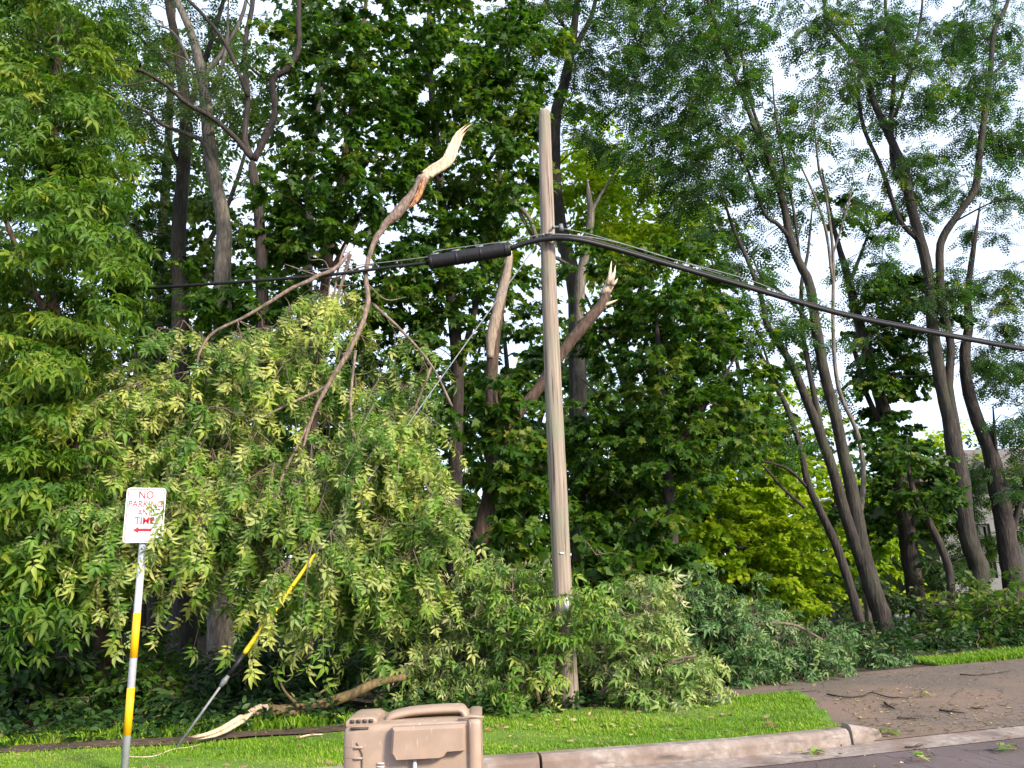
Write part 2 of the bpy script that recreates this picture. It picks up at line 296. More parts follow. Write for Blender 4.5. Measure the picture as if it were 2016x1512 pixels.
def ells(spec, r):
    """points inside blobs: each (px, py, rx, ry, Y0, Y1, count), blobs given by where they stand and how deep they reach"""
    out = []
    for (cx, cy_, rx, ry, y0, y1, n) in spec:
        a = r.uniform(0, 2 * math.pi, n); q = np.sqrt(r.rand(n)); Y = r.uniform(y0, y1, n)
        for i in range(n):
            p = P(cx + rx * q[i] * math.cos(a[i]), cy_ + ry * q[i] * math.sin(a[i]), Y[i])
            if p[2] > .15: out.append(p)
    return np.array(out).reshape(-1, 3)
def limb(mb, sk, pl, Y0, Y1, r, ground=False, sides=9, jit=.06, n=5):
    """pl = [(px, py, width px)]; Y runs from Y0 at the first point to Y1 at the last"""
    k = len(pl); Y = np.linspace(Y0, Y1, k); pts = [P(a, b, y) for (a, b, _), y in zip(pl, Y)]; rad = [max(c * y / F_PX / 2, .004) for (_, _, c), y in zip(pl, Y)]
    if ground and pts[0][2] > 0.1:
        dn = pts[0] - pts[1]; dn = dn / max(-dn[2], .3) * (pts[0][2] - .0); dn[2] = -pts[0][2] + .0; dn[:2] = np.clip(dn[:2], -.6, .6)
        pts = [pts[0] + dn] + pts; rad = [rad[0] * 1.18] + rad
    sp = spline(pts, n); rr = spline(np.array([[x, 0, 0] for x in rad]), n)[:, 0]
    if ground: rr[0] *= 1.3; rr[1] *= 1.12
    mb.tube(sp, np.maximum(rr, .003), sides, jit=jit, r=r); sk.add(sp, rr); return sp, rr

def tree(name, label, Y, limbs, blobs, leaf, lmat, bmat, seed, size=.15, twigs=5, leaves=12, length=.5, group=None, droop=.25, dead=False, cat='tree', limbk=.010, tilt=.55, horiz=.6, bias=0., extra=None, up=.12, sides=9, wk=1.0):
    r = np.random.RandomState(seed); tb = MB(); sk = Skel(); org = None
    for i, L in enumerate(limbs):
        pl, dy = (L[0], L[1]) if isinstance(L, tuple) else (L, 0)
        pl = [(a_, b_, c_ * wk) for a_, b_, c_ in pl]; pl = pl if extra else pl[:-1] + [(pl[-1][0], pl[-1][1], min(pl[-1][2], 2.5))]; ya = Y if i == 0 else Y + (L[2] if isinstance(L, tuple) and len(L) > 2 else 0)
        sp, _ = limb(tb, sk, pl, ya, ya + dy, r, ground=(i == 0), sides=sides if pl[0][2] > 12 else 6)
        if org is None: org = np.array([sp[0][0], sp[0][1], min(sp[0][2], .1)])
    root = thing(name, label, cat, org, group); att = ells(blobs, r); dirs = grow(tb, sk, att, r, k=limbk, up=up)
    lb = MB()
    if not dead and len(att): sprays(lb, att, dirs, leaf, size, r, twigs, leaves, length, droop, tilt, horiz, bias=bias, tw=tb if leaf == 'locust' else None)
    tb.build('trunk', M[bmat], root, org)
    if not dead and len(att):
        lb.build('crown', M[lmat], root, org)
    if extra: extra(root, org, r)
    return root

# ------------------------------------------------------------------ the ground, road and kerb
KT = 6.9                        # front face of the kerb
def sheet(name, rows, mat):      # rows of points -> grid sheet
    mb = MB(); n = len(rows[0]); v = np.array([p for row in rows for p in row])
    q = [[i * n + j, i * n + j + 1, (i + 1) * n + j + 1, (i + 1) * n + j] for i in range(len(rows) - 1) for j in range(n - 1)]
    mb.add(v, quads=q); return tag(mb.build(name, M[mat], None), kind='structure')
sheet('ground', [[ST(s, t, z) for s in (-400, -60, -20, 0, 3.4, 6, 15.4, 20, 60, 400)] for t, z in ((8.6, .090), (9, .10), (12, .10), (20, .10), (60, .1), (500, .1))], 'soil')
sheet('road', [[ST(s, t, 0) for s in (-400, -20, 0, 3.4, 6, 15.4, 20, 400)] for t in (-40, 0, KT + .1)], 'asphalt')
sheet('gutter', [[ST(s, t, z) for s in (-60, -5, 0, 3.4, 5, 15.4, 60)] for t, z in ((KT - .33, .005), (KT - .2, .006), (KT + .05, .014), (KT + .45, .018))], 'concrete')
S_END = 4.45
LAWN_S1 = 5.3
lw = [[], []]
ss = np.linspace(-40, 1, 60)
rows = []
for t in np.linspace(KT + .15, 9.3, 16):
    f = (t - KT - .15) / 2.15; rows.append([ST(s, t + .04 * math.sin(s * 3) * (f > .9), .118 + .012 * math.sin(s * 2.1 + t * 3) * min(1, f * 6)) for s in np.linspace(-40, S_END + (LAWN_S1 - S_END) * min(1, f * 1.1), 120)])
sheet('lawn', rows, 'lawn')
rows = []
for t, z in ((KT + .05, .02), (KT + .5, .045), (8.2, .102), (9, .110), (10.45, .112)):
    f = (t - KT) / 2.2; rows.append([ST(s, t, z) for s in np.linspace(S_END - .1 + (LAWN_S1 - S_END) * min(1, f * 1.1), 60, 40)])
sheet('driveway', rows, 'drive')
sheet('path', [[ST(s, t + .05 * math.sin(s * 2),   .1165) for s in np.linspace(2.0, LAWN_S1 + .3, 18)] for t in (9.33, 9.9, 10.46)], 'drive')
sheet('dirt_strip', [[ST(s, t + .07 * math.sin(s * 2.3 + t) + .05 * math.sin(s * 5.1), .136) for s in np.linspace(-14, .4, 60)] for t in (8.72, 8.86, 9.0, 9.12)], 'dirt')
# kerb stones with open joints, the last one turning down into the driveway
def kerb(s0, s1):
    prof = np.array([(0, -.05), (.015, .09), (.03, .125), (.06, .14), (.17, .14), (.17, -.05)]); mb = MB(); n = len(prof); k = 9; v = []
    for i in range(k):
        s = s0 + (s1 - s0) * i / (k - 1); v += [ST(s, KT + a, b) for a, b in prof]
    mb.add(v, quads=[[i * n + j, i * n + (j + 1) % n, (i + 1) * n + (j + 1) % n, (i + 1) * n + j] for i in range(k - 1) for j in range(n)])
    for base in (0, (k - 1) * n): mb.add([v[base + j] for j in range(n)], tris=[[0, j, j + 1] for j in range(1, n - 1)])
    return tag(mb.build('kerb', M['concrete'], None, smooth=False), kind='structure')
edges = [-30, -22, -16, -10.5, -7.5, -4.5, -1.7, 1.62, S_END]
for a, b in zip(edges[:-1], edges[1:]): kerb(a + .012, b - .012)
mb = MB(); v = []; prof = np.array([(0, -.05), (.015, .65), (.03, .9), (.06, 1), (.17, 1), (.17, -.05)]); n = len(prof)
for i in range(9):
    f = i / 8; h = .14 * (1 - f) + .035; s = S_END + .014 + .5 * math.sin(f * 1.3) ; o = .42 * (1 - math.cos(f * 1.3))
    v += [ST(s, KT + a * (1 - .3 * f) + o, max(b, -.05) * (h if b > 0 else 1)) for a, b in prof]
mb.add(v, quads=[[i * n + j, i * n + (j + 1) % n, (i + 1) * n + (j + 1) % n, (i + 1) * n + j] for i in range(8) for j in range(n)])
for base in (0, 8 * n): mb.add([v[base + j] for j in range(n)], tris=[[0, j, j + 1] for j in range(1, n - 1)])
tag(mb.build('kerb', M['concrete'], None), kind='structure')
# grass blades
def blades(n, s0, s1, t0, t1, hmin, hmax, r, keep=None):
    s = r.uniform(s0, s1, n); t = r.uniform(t0, t1, n)
    if keep is not None: m = keep(s, t); s, t = s[m], t[m]
    n = len(s); p = SU * s[:, None] + SN * t[:, None] + np.stack([0 * s, 0 * s, .115 + rise(s)], 1)
    a = r.uniform(0, 2 * math.pi, n); h = r.uniform(hmin, hmax, n) * (.75 + .5 * (np.sin(s * 2.3 + t * 1.7) * np.sin(s * .9 - t * 3.1) + 1) / 2); wd = h * .1 + .0025
    x = np.stack([np.cos(a), np.sin(a), 0 * a], 1); ln = np.stack([np.cos(a + 1.6), np.sin(a + 1.6), 0 * a], 1) * (h * r.uniform(.1, .8, n))[:, None]; z = np.array([0, 0, 1.0])
    V = np.stack([p - x * wd[:, None], p + x * wd[:, None], p + x * wd[:, None] * .6 + ln * .4 + z * (h * .6)[:, None], p + ln + z * h[:, None]], 1)
    T = np.array([[0, 1, 2], [0, 2, 3]])[None] + (np.arange(n) * 4)[:, None, None]
    v = np.clip(.45 + .22 * np.sin(s * 1.1 + 2 * np.sin(t * 2)) + .12 * np.sin(s * 7 + t * 9) + r.normal(0, .24, n) + .5 * (r.rand(n) < .03), 0, 1); return V.reshape(-1, 3), T.reshape(-1, 3), np.repeat(v, 4)
r = np.random.RandomState(3); mb = MB()
def keep_lawn(s, t):
    lim = S_END - .03 + (LAWN_S1 - S_END) * np.minimum(1, (t - KT - .15) / 2.15 * 1.1) + .06 * np.sin(t * 9)
    wear = np.sin(s * 3.1 + np.sin(t * 4.3) * 2) * np.sin(t * 5.7 + s * 1.3) + .5 * np.sin(s * 11 + t * 7)
    return (s < lim) & ~((wear > 1.05) & (np.sin(s * 57) * np.sin(t * 61) < .5)) & ~((t > 8.74 + .07 * np.sin(s * 2.3)) & (t < 9.14 + .07 * np.sin(s * 2.3)) & (s < .5) & (np.sin(s * 37) * np.sin(t * 41) < .75))
for a in ((120000, -8, 6, KT + .13, 9.3, .014, .036), (9000, -25, -8, KT + .13, 9.3, .03, .06), (9000, -9, 1, 9.1, 9.7, .05, .12)):
    v, t, c = blades(*a, r, keep_lawn); mb.add(v, tris=t, a=c)
v, t, c = blades(17000, 8.2, 17, 10.42, 11.25, .03, .09, r); mb.add(v, tris=t, a=c)
tag(mb.build('grass', M['grass'], None, smooth=False), kind='stuff', label='short bright green grass on the verge', cat='grass')

# ------------------------------------------------------------------ the utility pole and what hangs on it
PY = G(1122, 1395)[1]
root = thing('utility_pole', 'tall bare weathered wooden pole standing in the fallen foliage', 'utility pole', G(1121, 1394))
org = np.array(root.location)
pp = [(1122, 1402, 37), (1113, 1250, 37), (1106, 1130, 36.5), (1098, 950, 36), (1089, 760, 34.5), (1081, 560, 32), (1078, 450, 31), (1074, 320, 28.5), (1072.5, 245, 26), (1072, 228, 25.5), (1072, 220, 23), (1072, 217, 17)]
mb = MB(); sk = Skel(); limb(mb, sk, pp, PY, PY, rng, sides=20, jit=.015, n=6); mb.build('shaft', M['pole_wood'], root, org)
def at_pole(px, py, dY=0): return P(px, py, PY + dY)
mb = MB(); mb.tube([at_pole(1060, 470, -.08), at_pole(1062, 470, -.17), at_pole(1098, 470, -.17), at_pole(1100, 468, -.06)], .022, 8); mb.box(at_pole(1080, 468, -.165), (.09, .05, .09)); mb.build('cable_clamp', M['cable'], root, org)
for (x, y) in ((1069, 463), (1083, 460), (1090, 447)):
    b = MB(); b.tube([at_pole(x, y, -.02), at_pole(x, y, -.15)], .014, 6); b.tube([at_pole(x, y, -.13), at_pole(x, y, -.145)], .026, 6); b.build('bolt', M['steel'], root, org)
b = MB(); b.tube([at_pole(1088, 448, 0), at_pole(1106, 446, -.02)], .018, 6); b.tube([at_pole(1104, 442, -.02), at_pole(1106, 455, -.02)], .03, 6); b.build('strand_hook', M['steel'], root, org)
for (x, y, ww, hh) in ((1106, 1089, .05, .02), (1115, 1190, .05, .14)):
    b = MB(); b.box(at_pole(x, y, -.118), (ww, .006, hh)); b.build('tag', M['white'], root, org)
# cable
CY = PY - .19
root = thing('telephone_cable', 'thick black telephone cable sagging right and left from the pole', 'cable', at_pole(1080, 470, -.19)); org = np.array(root.location)
mb = MB()
right = [(1005, 489, 0), (1040, 477, 0), (1080, 470, 0), (1130, 471, 0), (1200, 487, .15), (1320, 522, .45), (1480, 568, .9), (1650, 617, 1.4), (1800, 648, 1.9), (2016, 688, 2.5), (2260, 726, 3.2)]
pr = [P(x, y, CY + d) for x, y, d in right]; sp = spline(pr, 8); mb.tube(sp, .033, 10); 
pr2 = [p + np.array([0, .02, .05]) for p in pr[2:]]; mb.tube(spline(pr2, 8), .014, 8); mb.build('cable_right', M['cable'], root, org).name = 'cable_run'
left = [(845, 517, 0), (760, 527, 0), (650, 541, 0), (500, 553, .05), (340, 564, .2), (190, 573, .5), (40, 581, 1.0), (-250, 592, 1.6)]
mb = MB(); pl = [P(x, y, CY + d) for x, y, d in left]; mb.tube(spline(pl, 8), .022, 8); mb.build('cable_run', M['cable'], root, org)
mb = MB(); up = np.array([0, 0, .0]); st = [P(x, y, CY + d) for x, y, d in ((600, 534, 0), (840, 506, 0), (860, 494, .05), (1000, 475, .05), (1085, 461, .05), (1200, 474, .2), (1320, 509, .5), (1480, 553, .95), (1560, 588, 1.2))]
mb.tube(spline(st, 6), .007, 5); st2 = [P(x, y, CY + .25 + d) for x, y, d in ((1105, 449, 0), (1160, 461, .1), (1240, 484, .3), (1420, 540, .8))]; mb.tube(spline(st2, 5), .006, 5); mb.build('support_strand', M['steel'], root, org)
# splice case
root = thing('splice_case', 'fat ribbed black cylinder hanging on the cable left of the pole', 'splice case', P(925, 505, CY)); org = np.array(root.location)
a, b = P(843, 517, CY), P(1006, 490, CY); ax = (b - a) / np.linalg.norm(b - a); L = np.linalg.norm(b - a)
mb = MB(); R_ = .09
mb.tube([a + ax * L * f for f in (0.005, .02, .06, .94, .98, .995)], [R_ * .86, R_ * .97, R_, R_, R_ * .97, R_ * .86], 24); mb.build('body', M['cable'], root, org)
for f in (.035, .34, .63, .93):
    c = MB(); c.tube([a + ax * (L * f - .016), a + ax * (L * f - .012), a + ax * (L * f + .012), a + ax * (L * f + .016)], [R_ * .99, R_ * 1.045, R_ * 1.045, R_ * .99], 24); c.build('band', M['cable'], root, org)
for f in (.08, .33, .62, .9):
    c = MB(); q = a + ax * L * f + np.array([0, 0, R_ + .012]); c.tube([q - ax * .05, q + ax * .05], .014, 6); c.build('hanger_clip', M['steel'], root, org)
# guy wire
gA = G(345, 1476); gT = at_pole(1062, 474, -.1); root = thing('guy_wire', 'slanting steel guy wire from pole to ground with yellow guard', 'guy wire', gA); org = gA
def gp(f): return gA + (gT - gA) * f
mb = MB(); FL = lambda py: float(min(np.linspace(0, 1, 2001), key=lambda f: abs(756 - F_PX * np.dot(gp(f) - CAM, Uv) / np.dot(gp(f) - CAM, Fv) - py)))
f0, f1, f2, f3 = FL(1352), FL(1330), FL(1287), FL(1095); mb.tube([gp(.02), gp(1)], .0075, 6); mb.build('wire', M['steel'], root, org)
mb = MB(); mb.tube([gA - (gT - gA) * .01, gp(f1)], .013, 8); mb.tube([gp(f0), gp((f0 + f1) / 2), gp(f1)], [.018, .03, .018], 8); mb.build('anchor_rod', M['steel'], root, org)
mb = MB(); mb.tube([gp(f1), gp(f2)], [.018, .026], 8); mb.build('wire_grip', M['cable'], root, org)
mb = MB(); mb.tube([gp(f2), gp(f2 + .004), gp(f3), gp(f3 + .004)], [.018, .024, .018, .012], 10); mb.build('guard', M['guard'], root, org)

# ------------------------------------------------------------------ the sign
SY = 6.85
p0 = P(282, 1062, SY); p1 = P(245, 1512, SY); dn = (p1 - p0) / np.linalg.norm(p1 - p0); foot = p0 + dn * ((p0[2] - .115) / -dn[2])
root = thing('parking_sign', 'white no parking sign with red letters on a yellow banded post', 'sign', foot); org = foot
def post(f0, f1, rad, mat, nm):
    b = MB(); b.tube([p0 + dn * f0, p0 + dn * f1], rad, 14); return b.build(nm, M[mat], root, org)
def onpost(py):                  # distance down the post of a pixel row
    best = min(np.linspace(-1, 3, 4001), key=lambda f: abs(proj_y(p0 + dn * f) - py)); return best
def proj_y(p):
    q = p - CAM; return 756 - F_PX * np.dot(q, Uv) / np.dot(q, Fv)
Lp = float((p0[2] - .115) / -dn[2])
post(-.42, Lp + .05, .0295, 'post', 'post')
for a_, b_ in ((1206, 1295), (1354, 1447)): post(onpost(a_), onpost(b_), .0305, 'yellow', 'reflective_band')
yaw = math.radians(20); nx = np.array([math.cos(yaw), math.sin(yaw), 0]); upv = -dn; nx = nx - upv * np.dot(nx, upv); nx /= np.linalg.norm(nx); ny = np.cross(upv, nx)   # ny points away
ctr = P(285, 1014, SY - .045); W_, H_ = .305, .457
def rrect(w_, h_, rad, k=5):
    o = []
    for cx, cy_, a0 in ((w_ / 2 - rad, h_ / 2 - rad, 0), (-w_ / 2 + rad, h_ / 2 - rad, 90), (-w_ / 2 + rad, -h_ / 2 + rad, 180), (w_ / 2 - rad, -h_ / 2 + rad, 270)):
        for i in range(k): an = math.radians(a0 + 90 * i / (k - 1)); o.append((cx + rad * math.cos(an), cy_ + rad * math.sin(an)))
    return o
def sp3(x, y, z=0): return ctr + nx * x + upv * y - ny * z
mb = MB(); mb.prism([sp3(x, y) for x, y in rrect(W_, H_, .03)], ny * .003); pan = mb.build('panel', M['white'], root, org, smooth=False)
mb = MB(); o1 = rrect(W_ - .022, H_ - .022, .024); o2 = rrect(W_ - .034, H_ - .034, .019); n = len(o1)
mb.add([sp3(x, y, .0015) for x, y in o1 + o2], quads=[[i, (i + 1) % n, n + (i + 1) % n, n + i] for i in range(n)]); mb.build('border', M['red'], pan, org, smooth=False)
mb = MB()
for txt, yy, h_, wmax in (('NO', .135, .068, .115), ('PARKING', .065, .055, .262), ('ANY', -.005, .055, .115), ('TIME', -.075, .058, .15)):
    cu = bpy.data.curves.new('lettering_font', 'FONT'); cu.body = txt; cu.size = 1; cu.resolution_u = 3; cu.offset = .014; tmp = bpy.data.objects.new('lettering_tmp', cu); COL.objects.link(tmp)
    dg = bpy.context.evaluated_depsgraph_get(); me = tmp.evaluated_get(dg).to_mesh(); co = np.array([v.co[:] for v in me.vertices]); fs = [list(p.vertices) for p in me.polygons]
    lo, hi = co.min(0), co.max(0); x = (co[:, 0] - (lo[0] + hi[0]) / 2) / (hi[0] - lo[0]) * wmax; y = (co[:, 1] - lo[1]) / (hi[1] - lo[1]) * h_ + yy
    tr = [[f[0], f[i], f[i + 1]] for f in fs for i in range(1, len(f) - 1)]; mb.add([sp3(a_, b_, .0016) for a_, b_ in zip(x, y)], tris=tr)
    tmp.to_mesh_clear(); bpy.data.objects.remove(tmp); bpy.data.curves.remove(cu)
mb.build('lettering', M['red'], pan, org, smooth=False)
mb = MB(); mb.add([sp3(x, y, .0016) for x, y in ((-.045, -.135), (.06, -.135), (.06, -.113), (-.045, -.113))], quads=[[0, 1, 2, 3]]); mb.add([sp3(x, y, .0016) for x, y in ((-.085, -.124), (-.04, -.15), (-.04, -.098))], tris=[[0, 1, 2]]); mb.build('arrow', M['red'], pan, org, smooth=False)

# ------------------------------------------------------------------ the refuse cart lying in the gutter
CD, CK = 5.5, .887
c0 = P(672, 1570, CD); c0[2] = 0; root = thing('refuse_cart', 'tan plastic refuse cart tipped over on the road before the verge', 'refuse cart', c0); root.rotation_euler = (0, 0, math.radians(1.5)); root.scale = (CK, CK, CK)
def clp(px, py): q = P(px, py, CD); return (q[0] - c0[0]) / CK, q[2] / CK
XE = clp(934, 1450)[0]; ZT = clp(800, 1424)[1]
def ring(x, y0, y1, z0, z1, rad, k=4):
    o = []
    for cy_, cz, a0 in ((y1 - rad, z1 - rad, 0), (y0 + rad, z1 - rad, 90), (y0 + rad, z0 + rad, 180), (y1 - rad, z0 + rad, 270)):
        for i in range(k): an = math.radians(a0 + 90 * i / (k - 1)); o.append((x, cy_ + rad * math.cos(an), cz + rad * math.sin(an)))
    return o
def loft(mb, rings):
    n = len(rings[0]); v = [p for rg in rings for p in rg]
    mb.add(v, quads=[[i * n + j, i * n + (j + 1) % n, (i + 1) * n + (j + 1) % n, (i + 1) * n + j] for i in range(len(rings) - 1) for j in range(n)])
    for b in (0, (len(rings) - 1) * n): mb.add(v[b:b + n], tris=[[0, j, j + 1] for j in range(1, n - 1)])
mb = MB(); loft(mb, [ring(x, y0, .66, z0, z1, rr) for x, y0, z0, z1, rr in ((0, .06, .07, ZT - .04, .06), (.02, .03, .05, ZT - .012, .06), (.1, .02, .045, ZT - .012, .05), (.34, .01, .04, ZT - .006, .05), (.7, 0, .03, ZT, .05), (XE - .1, -.005, .02, ZT, .05), (XE - .04, -.005, .02, ZT, .05))])
body = mb.build('body', M['cart'], root)
mb = MB(); loft(mb, [ring(x, y0, .67, .01, ZT + z1, .03) for x, y0, z1 in ((XE - .045, -.012, .004), (XE - .03, -.04, .012), (XE + .02, -.04, .012), (XE + .045, -.02, .004))]); lid = mb.build('lid', M['cart'], root)
mb = MB(); mb.tube([(XE - .12, .02, ZT + .01), (XE - .02, .015, ZT + .028), (XE + .07, .01, ZT + .02)], [.008, .012, .006], 8); mb.build('lid_lip', M['cart'], lid)
pan_ = [(.36, ZT - .02), (XE - .065, ZT - .012), (XE - .065, ZT - .185), (.76, ZT - .19), (.73, ZT - .225), (.70, ZT - .235), (.38, ZT - .24), (.35, ZT - .19)]
mb = MB(); a_ = np.array([(x, -.045, z) for x, z in pan_]); c_ = a_.mean(0); inner = (a_ - c_) * np.array([.93, 1, .86]) + c_ + np.array([0, -.035, 0]); back = a_ + np.array([0, .07, 0]); n = len(a_)
mb.add(np.vstack([back, a_, inner, inner.mean(0)[None]]), quads=[[k * n + i, k * n + (i + 1) % n, (k + 1) * n + (i + 1) % n, (k + 1) * n + i] for k in (0, 1) for i in range(n)], tris=[[3 * n, 2 * n + i, 2 * n + (i + 1) % n] for i in range(n)]); mb.build('front_pocket', M['cart'], root, smooth=False)
mb = MB(); xb = clp(817, 1490)[0]; mb.tube([(xb, -.03, ZT - .22), (xb, -.03, .06)], .016, 12); mb.build('lift_bar', M['post'], root)
mb = MB(); mb.tube(spline([(.29, .3, ZT - .02), (.33, .3, ZT + .012), (.5, .3, ZT + .04), (.8, .3, ZT + .048), (.855, .3, ZT + .03), (.88, .3, ZT - .03)], 5), .034, 14, flat=((0, 1, 0), 3.2)); mb.build('side_bulge', M['cart'], root)
mb = MB(); loft(mb, [ring(x, .05, .5, ZT - .03, ZT + h, .015) for x, h in ((.015, .02), (.05, .036), (.2, .04), (.235, .02))]); hd = mb.build('handle', M['cart'], root)
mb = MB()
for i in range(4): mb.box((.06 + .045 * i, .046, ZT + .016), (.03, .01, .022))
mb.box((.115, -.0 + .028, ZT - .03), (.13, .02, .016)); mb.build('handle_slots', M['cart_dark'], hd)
for i in range(6):
    z = ZT - .155 - i * .072; b = MB(); b.tube([(.01, .035, z), (.07, .027, z), (.09, .012, z), (.135, .01, z), (.15, .02, z)], [.004, .005, .011, .009, .004], 6); b.build('rib', M['cart'], root)
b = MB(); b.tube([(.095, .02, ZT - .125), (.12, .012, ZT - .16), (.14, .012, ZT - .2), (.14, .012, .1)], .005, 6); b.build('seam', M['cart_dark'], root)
b = MB()
for i in range(9): b.box((.275, .006, ZT - .265 - i * .022), (.05, .012, .009))
b.build('moulded_marks', M['cart_mark'], root)

# ------------------------------------------------------------------ the hanging broken limb
YH = 9.75
r = np.random.RandomState(21)
root = thing('broken_limb', 'huge snapped leafy limb hanging from the cable with pale splintered tip', 'branch', P(720, 560, YH)); org = np.array(root.location)
mb = MB(); sk = Skel()
main = [(834, 350, 29), (818, 382, 30), (796, 404, 28), (778, 424, 26), (760, 440, 19), (751, 455, 15), (742, 466, 15), (731, 492, 12), (722, 525, 11), (721, 556, 11), (725, 590, 12), (718, 622, 12), (712, 640, 12.5), (697, 672, 12), (682, 700, 12), (660, 735, 11), (638, 772, 10), (615, 820, 8), (590, 900, 6), (560, 960, 5)]
main = [(a_, b_, c_ * .86) for a_, b_, c_ in main]; limb(mb, sk, main, YH + .05, YH - .3, r, sides=10, jit=.11, n=4)
for pl, dy, y in (([(690, 494, 3), (676, 512, 8), (655, 532, 9), (628, 542, 9), (606, 554, 9), (570, 570, 8), (536, 592, 8), (480, 625, 7), (420, 655, 6), (395, 690, 5.5), (388, 715, 5)], -.4, YH - .1), ([(682, 482, 4), (672, 505, 5), (664, 540, 5), (655, 600, 4)], -.1, YH), ([(735, 520, 3), (690, 532, 3), (650, 548, 3), (560, 520, 2)], -.2, YH), ([(700, 560, 2.5), (660, 560, 3), (640, 515, 2), (610, 512, 1.5)], -.2, YH), ([(725, 560, 3), (760, 590, 2.5), (800, 585, 2)], .2, YH), ([(650, 545, 3), (640, 620, 3), (600, 690, 2)], -.2, YH), ([(735, 600, 7), (790, 650, 6), (850, 720, 5), (890, 800, 5)], -.2, YH), ([(650, 758, 7), (560, 800, 5), (500, 830, 4)], -.5, YH - .1),
              ([(690, 500, 8), (672, 560, 7), (640, 660, 6), (610, 740, 5)], .3, YH + .2), ([(700, 690, 6), (690, 800, 6), (700, 930, 5), (640, 1000, 4)], -.3, YH - .2), ([(620, 810, 6), (560, 930, 6), (540, 990, 5), (500, 1060, 4)], -.6, YH - .2), ([(690, 940, 4), (660, 1050, 4), (640, 1180, 3)], -.3, YH - .5), ([(850, 720, 5), (810, 850, 5), (860, 1000, 4), (940, 1115, 5)], .2, YH)):
    limb(mb, sk, pl, y, y + dy, r, sides=6)
hang = [(600, 575, 90, 25, 9.5, 10.2, 4), (640, 600, 50, 50, 10.0, 10.6, 4), (480, 640, 90, 30, 9.3, 10.2, 5), (420, 670, 110, 55, 9.2, 10.2, 11), (300, 740, 75, 60, 9.0, 10, 11), (280, 850, 75, 80, 9.0, 10, 14), (530, 710, 120, 70, 9.2, 10.6, 10), (775, 820, 50, 60, 8.9, 9.3, 5), (720, 700, 90, 70, 9.95, 10.8, 5), (790, 760, 55, 100, 9.5, 10.6, 7), (805, 910, 50, 120, 9.3, 10.5, 15), (640, 880, 170, 80, 8.75, 10.5, 20),
        (420, 880, 130, 100, 9.0, 10.4, 19), (330, 970, 120, 60, 8.6, 9.8, 12), (520, 980, 110, 60, 9.0, 10, 14), (740, 1000, 140, 90, 8.8, 10.3, 22), (680, 1110, 80, 45, 9, 9.9, 9), (790, 1040, 60, 60, 9.0, 10.2, 8), (150, 1000, 80, 50, 8.3, 9.2, 7), (220, 1040, 90, 30, 8.3, 9.2, 4), (430, 1040, 50, 35, 8.9, 9.6, 4), (575, 1100, 30, 25, 8.45, 8.65, 3), (640, 1060, 30, 25, 8.5, 8.8, 3)]
att = ells(hang, r)
near = np.array([P(245, 975, 6.75), P(325, 985, 6.72), P(318, 1010, 6.7), P(288, 1070, 6.7)])
att2 = np.vstack([att, near]); dirs = grow(mb, sk, att2, r, k=.006, up=.05, sag=.02, end=.004)
mb.build('limb', M['bark_young'], root, org)
lb = MB(); tw = MB(); sprays(lb, att, dirs[:len(att)], 'compound', .185, r, 4, 17, .72, droop=1.15, tilt=.7, horiz=.3, tw=tw, sc_col=.28, cl=1.3)
sprays(lb, near, dirs[len(att):], 'compound', .14, r, 2, 4, .13, droop=.7, tilt=.8, horiz=.35); lb.build('foliage', M['leaf_hang'], root, org)
tw.build('twigs', M['twig'], root, org)
def splinter(mb, path, w_, flat, r, teeth=5, k=.35):
    # a bundle of long torn shards lying side by side, each ending raggedly at its own length
    sp = spline(path, 8); n = len(sp); f = np.linspace(0, 1, n); ww = np.interp(f, *w_); tg = nrm(np.gradient(sp, axis=0)); sd = nrm(np.cross(tg, np.asarray(flat, float))); fl = np.cross(sd, tg)
    m = teeth + 5
    for q in range(m):
        o = -1 + 2 * (q + .5) / m; e = 1.0 if abs(o) < .25 else r.uniform(.5, .93); b = 0 if abs(o) < .8 else int(r.uniform(0, .2) * n); last = max(int(e * (n - 1)), b + 4)
        idx = np.arange(b, last + 1); u = (idx - b) / (last - b); dp = k * r.uniform(-.5, .5)
        pts = sp[idx] + sd[idx] * (o * .62 * ww[idx] * (1 - .35 * u * (e == 1.0)))[:, None] + fl[idx] * (dp * ww[idx])[:, None] + sd[idx] * (np.sign(o) * .35 * ww[idx] * np.maximum(u - .8, 0) * 3)[:, None] * r.uniform(0, 1)
        rad = np.maximum(ww[idx], .02 * (1 - u)) * (1.5 / m + .1) * np.clip((1 - u) * 4, .04, 1) * r.uniform(.8, 1.2); mb.tube(pts, rad, 5, flat=(flat, 1.3), jit=.12, r=r)
mb = MB(); splinter(mb, [P(x, y, YH + .04) for x, y in ((832, 352), (850, 338), (880, 318), (893, 290), (905, 266), (920, 250), (934, 241))], ([0, .12, .4, .62, .8, 1], [.085, .095, .1, .078, .05, .004]), (0, 1, 0), r, 9, .4); mb.build('splintered_end', M['split_wood'], root, org)
mb = MB(); splinter(mb, [P(x, y, YH - .07) for x, y in ((834, 352), (826, 380), (812, 402), (800, 412))], ([0, .5, 1], [.04, .05, .012]), (0, 1, 0), r, 3, .5); mb.build('torn_bark', noisemat('torn_bark', [(.35, (.14, .06, .025)), (.55, (.42, .2, .09)), (.7, (.55, .32, .17))], (40, 40, 12), bump=.6), root, org)

# ------------------------------------------------------------------ the trees
def bl(cx, cy, rx, ry, y0, y1, n): return (cx, cy, rx, ry, y0, y1, n)
